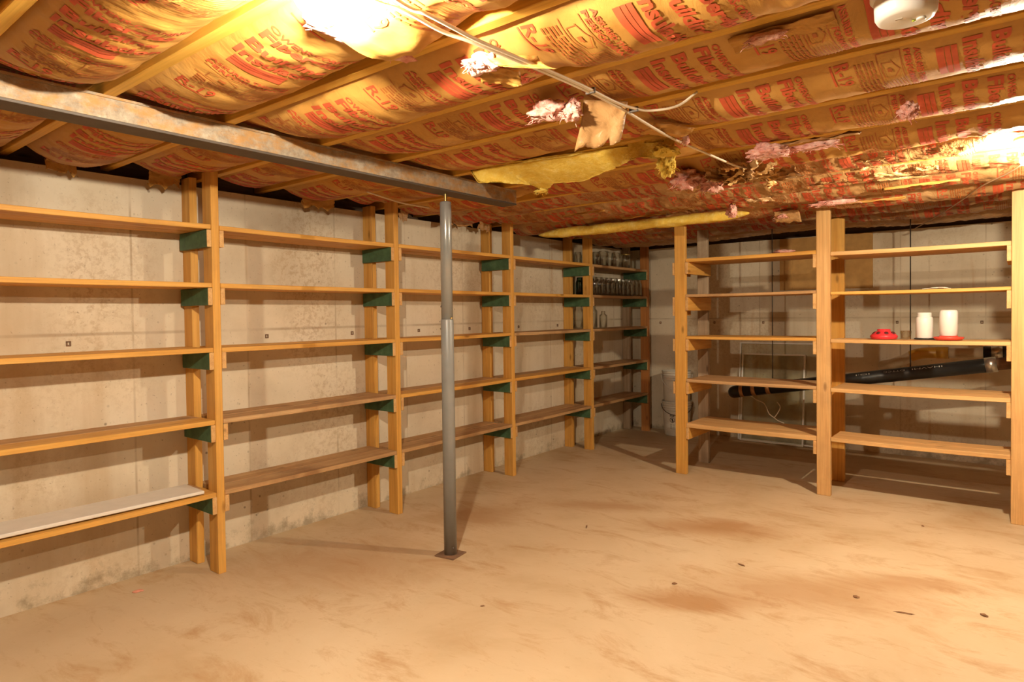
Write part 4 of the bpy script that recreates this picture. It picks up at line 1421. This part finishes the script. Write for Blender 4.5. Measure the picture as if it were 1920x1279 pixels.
# ------------------------------------------------------------------ cables
zc = 1.975
o = tube('ceiling_cable', [(-1.06, 0.55, 2.02), (-1.085, 0.75, 1.99), (-1.086, 0.912, zc), (-1.072, 0.995, zc), (-1.080, 1.119, zc), (-1.065, 1.213, zc), (-1.054, 1.351, zc), (-1.034, 1.629, zc), (-1.033, 1.887, zc), (-1.058, 2.318, zc), (-1.047, 2.713, zc), (-1.030, 3.015, zc), (-0.985, 3.11, zc)],
         0.0062, ROMEX, None, 8, 8, 0.7)
set_props(o, 'long white cable stapled across the ceiling joists down to the crumpled paper', 'cable')
o = tube('ceiling_cable', [(-1.00, 0.60, 2.0), (-1.048, 0.941, 1.975), (-1.040, 1.028, 1.972), (-1.042, 1.114, 1.972), (-1.047, 1.205, 1.974), (-1.040, 1.351, 1.976), (-1.021, 1.629, 1.976), (-1.020, 1.84, 1.977), (-1.004, 1.945, 1.978), (-0.973, 2.010, 1.98), (-0.90, 2.05, 1.99), (-0.84, 2.075, 2.03)],
         0.0062, ROMEX, None, 8, 8, 0.7)
set_props(o, 'second white cable beside the long one, turning off along a joist', 'cable')
o = tube('ceiling_cable', [(0.01, 3.95, 1.985), (-0.05, 4.16, 1.985), (-0.165, 4.48, 1.985), (-0.26, 4.82, 1.975), (-0.365, 5.17, 1.965), (-0.52, 5.68, 1.955), (-0.66, 6.10, 1.95)], 0.0035, TANWIRE, None, 8, 8)
set_props(o, 'thin pale cable running from the right-hand bulb toward the far wall', 'cable')
o = tube('ceiling_cable', [(-2.79, 2.28, 1.975), (-2.81, 2.38, 1.970), (-2.88, 2.62, 1.968), (-2.905, 2.86, 1.972)], 0.005, ROMEX, None, 8, 8)
set_props(o, 'short pale cable under the ceiling left of the steel post', 'cable')
for (x, y, lab) in ((-1.028, 1.705, 'small dark staple clamping the white cables at the smoke detector joist'), (-1.012, 1.955, 'small dark clip on the turned-off white cable')):
    o = box('cable_staple', x - 0.016, x + 0.016, y - 0.004, y + 0.004, 1.969, 1.986, DARKSTEEL, None, 0.001)
    set_props(o, lab, 'staple')

# ------------------------------------------------------------------ bits lying on the floor
def chip(name, x, y, s, mat, label, seed, cat='debris'):
    bm = bmesh.new()
    bmesh.ops.create_icosphere(bm, subdivisions=2, radius=1.0)
    for v in bm.verts:
        d = v.co.copy()
        f = 1 + 0.45 * nz(d * 1.7 + Vector((seed, 0, 0)))
        v.co = Vector((d.x * s[0] * f, d.y * s[1] * f, max(-0.4, d.z) * s[2] * f))
    mn = min(v.co.z for v in bm.verts)
    for v in bm.verts:
        v.co.z -= mn
    o = from_bm(name, bm, mat, None, (x, y, 0.0), False)
    o.rotation_euler = (0, 0, seed * 1.3)
    return set_props(o, label, cat)
chip('paper_scrap', -3.289, 1.27, (0.024, 0.013, 0.006), PINKCHIP, 'pink scrap on the floor by the left wall', 1)
chip('wood_chip', -0.111, 3.339, (0.016, 0.010, 0.006), CHIP, 'brown wood chip on the floor at the lower right', 2)
chip('leaf_crumb', -1.289, 2.867, (0.015, 0.009, 0.004), CHIP, 'small brown leaf crumb on the floor below center, beside a brown stain', 3)
chip('twig', -2.061, 3.324, (0.030, 0.004, 0.003), CHIP, 'short thin brown twig on the floor in front of the left shelving', 4)
chip('twig', -0.381, 3.167, (0.035, 0.006, 0.003), CHIP, 'curved brown twig on the floor at lower right, left of the wood chip', 5)
chip('dirt_clump', -0.574, 3.218, (0.014, 0.014, 0.004), CHIP, 'flat dirt clump on the floor at lower right, left of the curved twig', 6)
chip('leaf_crumb', -1.111, 3.282, (0.020, 0.006, 0.004), CHIP, 'curled dark crumb on the floor in front of the right shelving', 7)
chip('leaf_crumb', -1.872, 2.138, (0.010, 0.006, 0.003), CHIP, 'tiny dark crumb on the floor in front of the steel post', 8)
chip('pebble', -0.447, 4.513, (0.009, 0.007, 0.004), CHIP, 'tiny pebble on the floor just before the right shelving', 9)
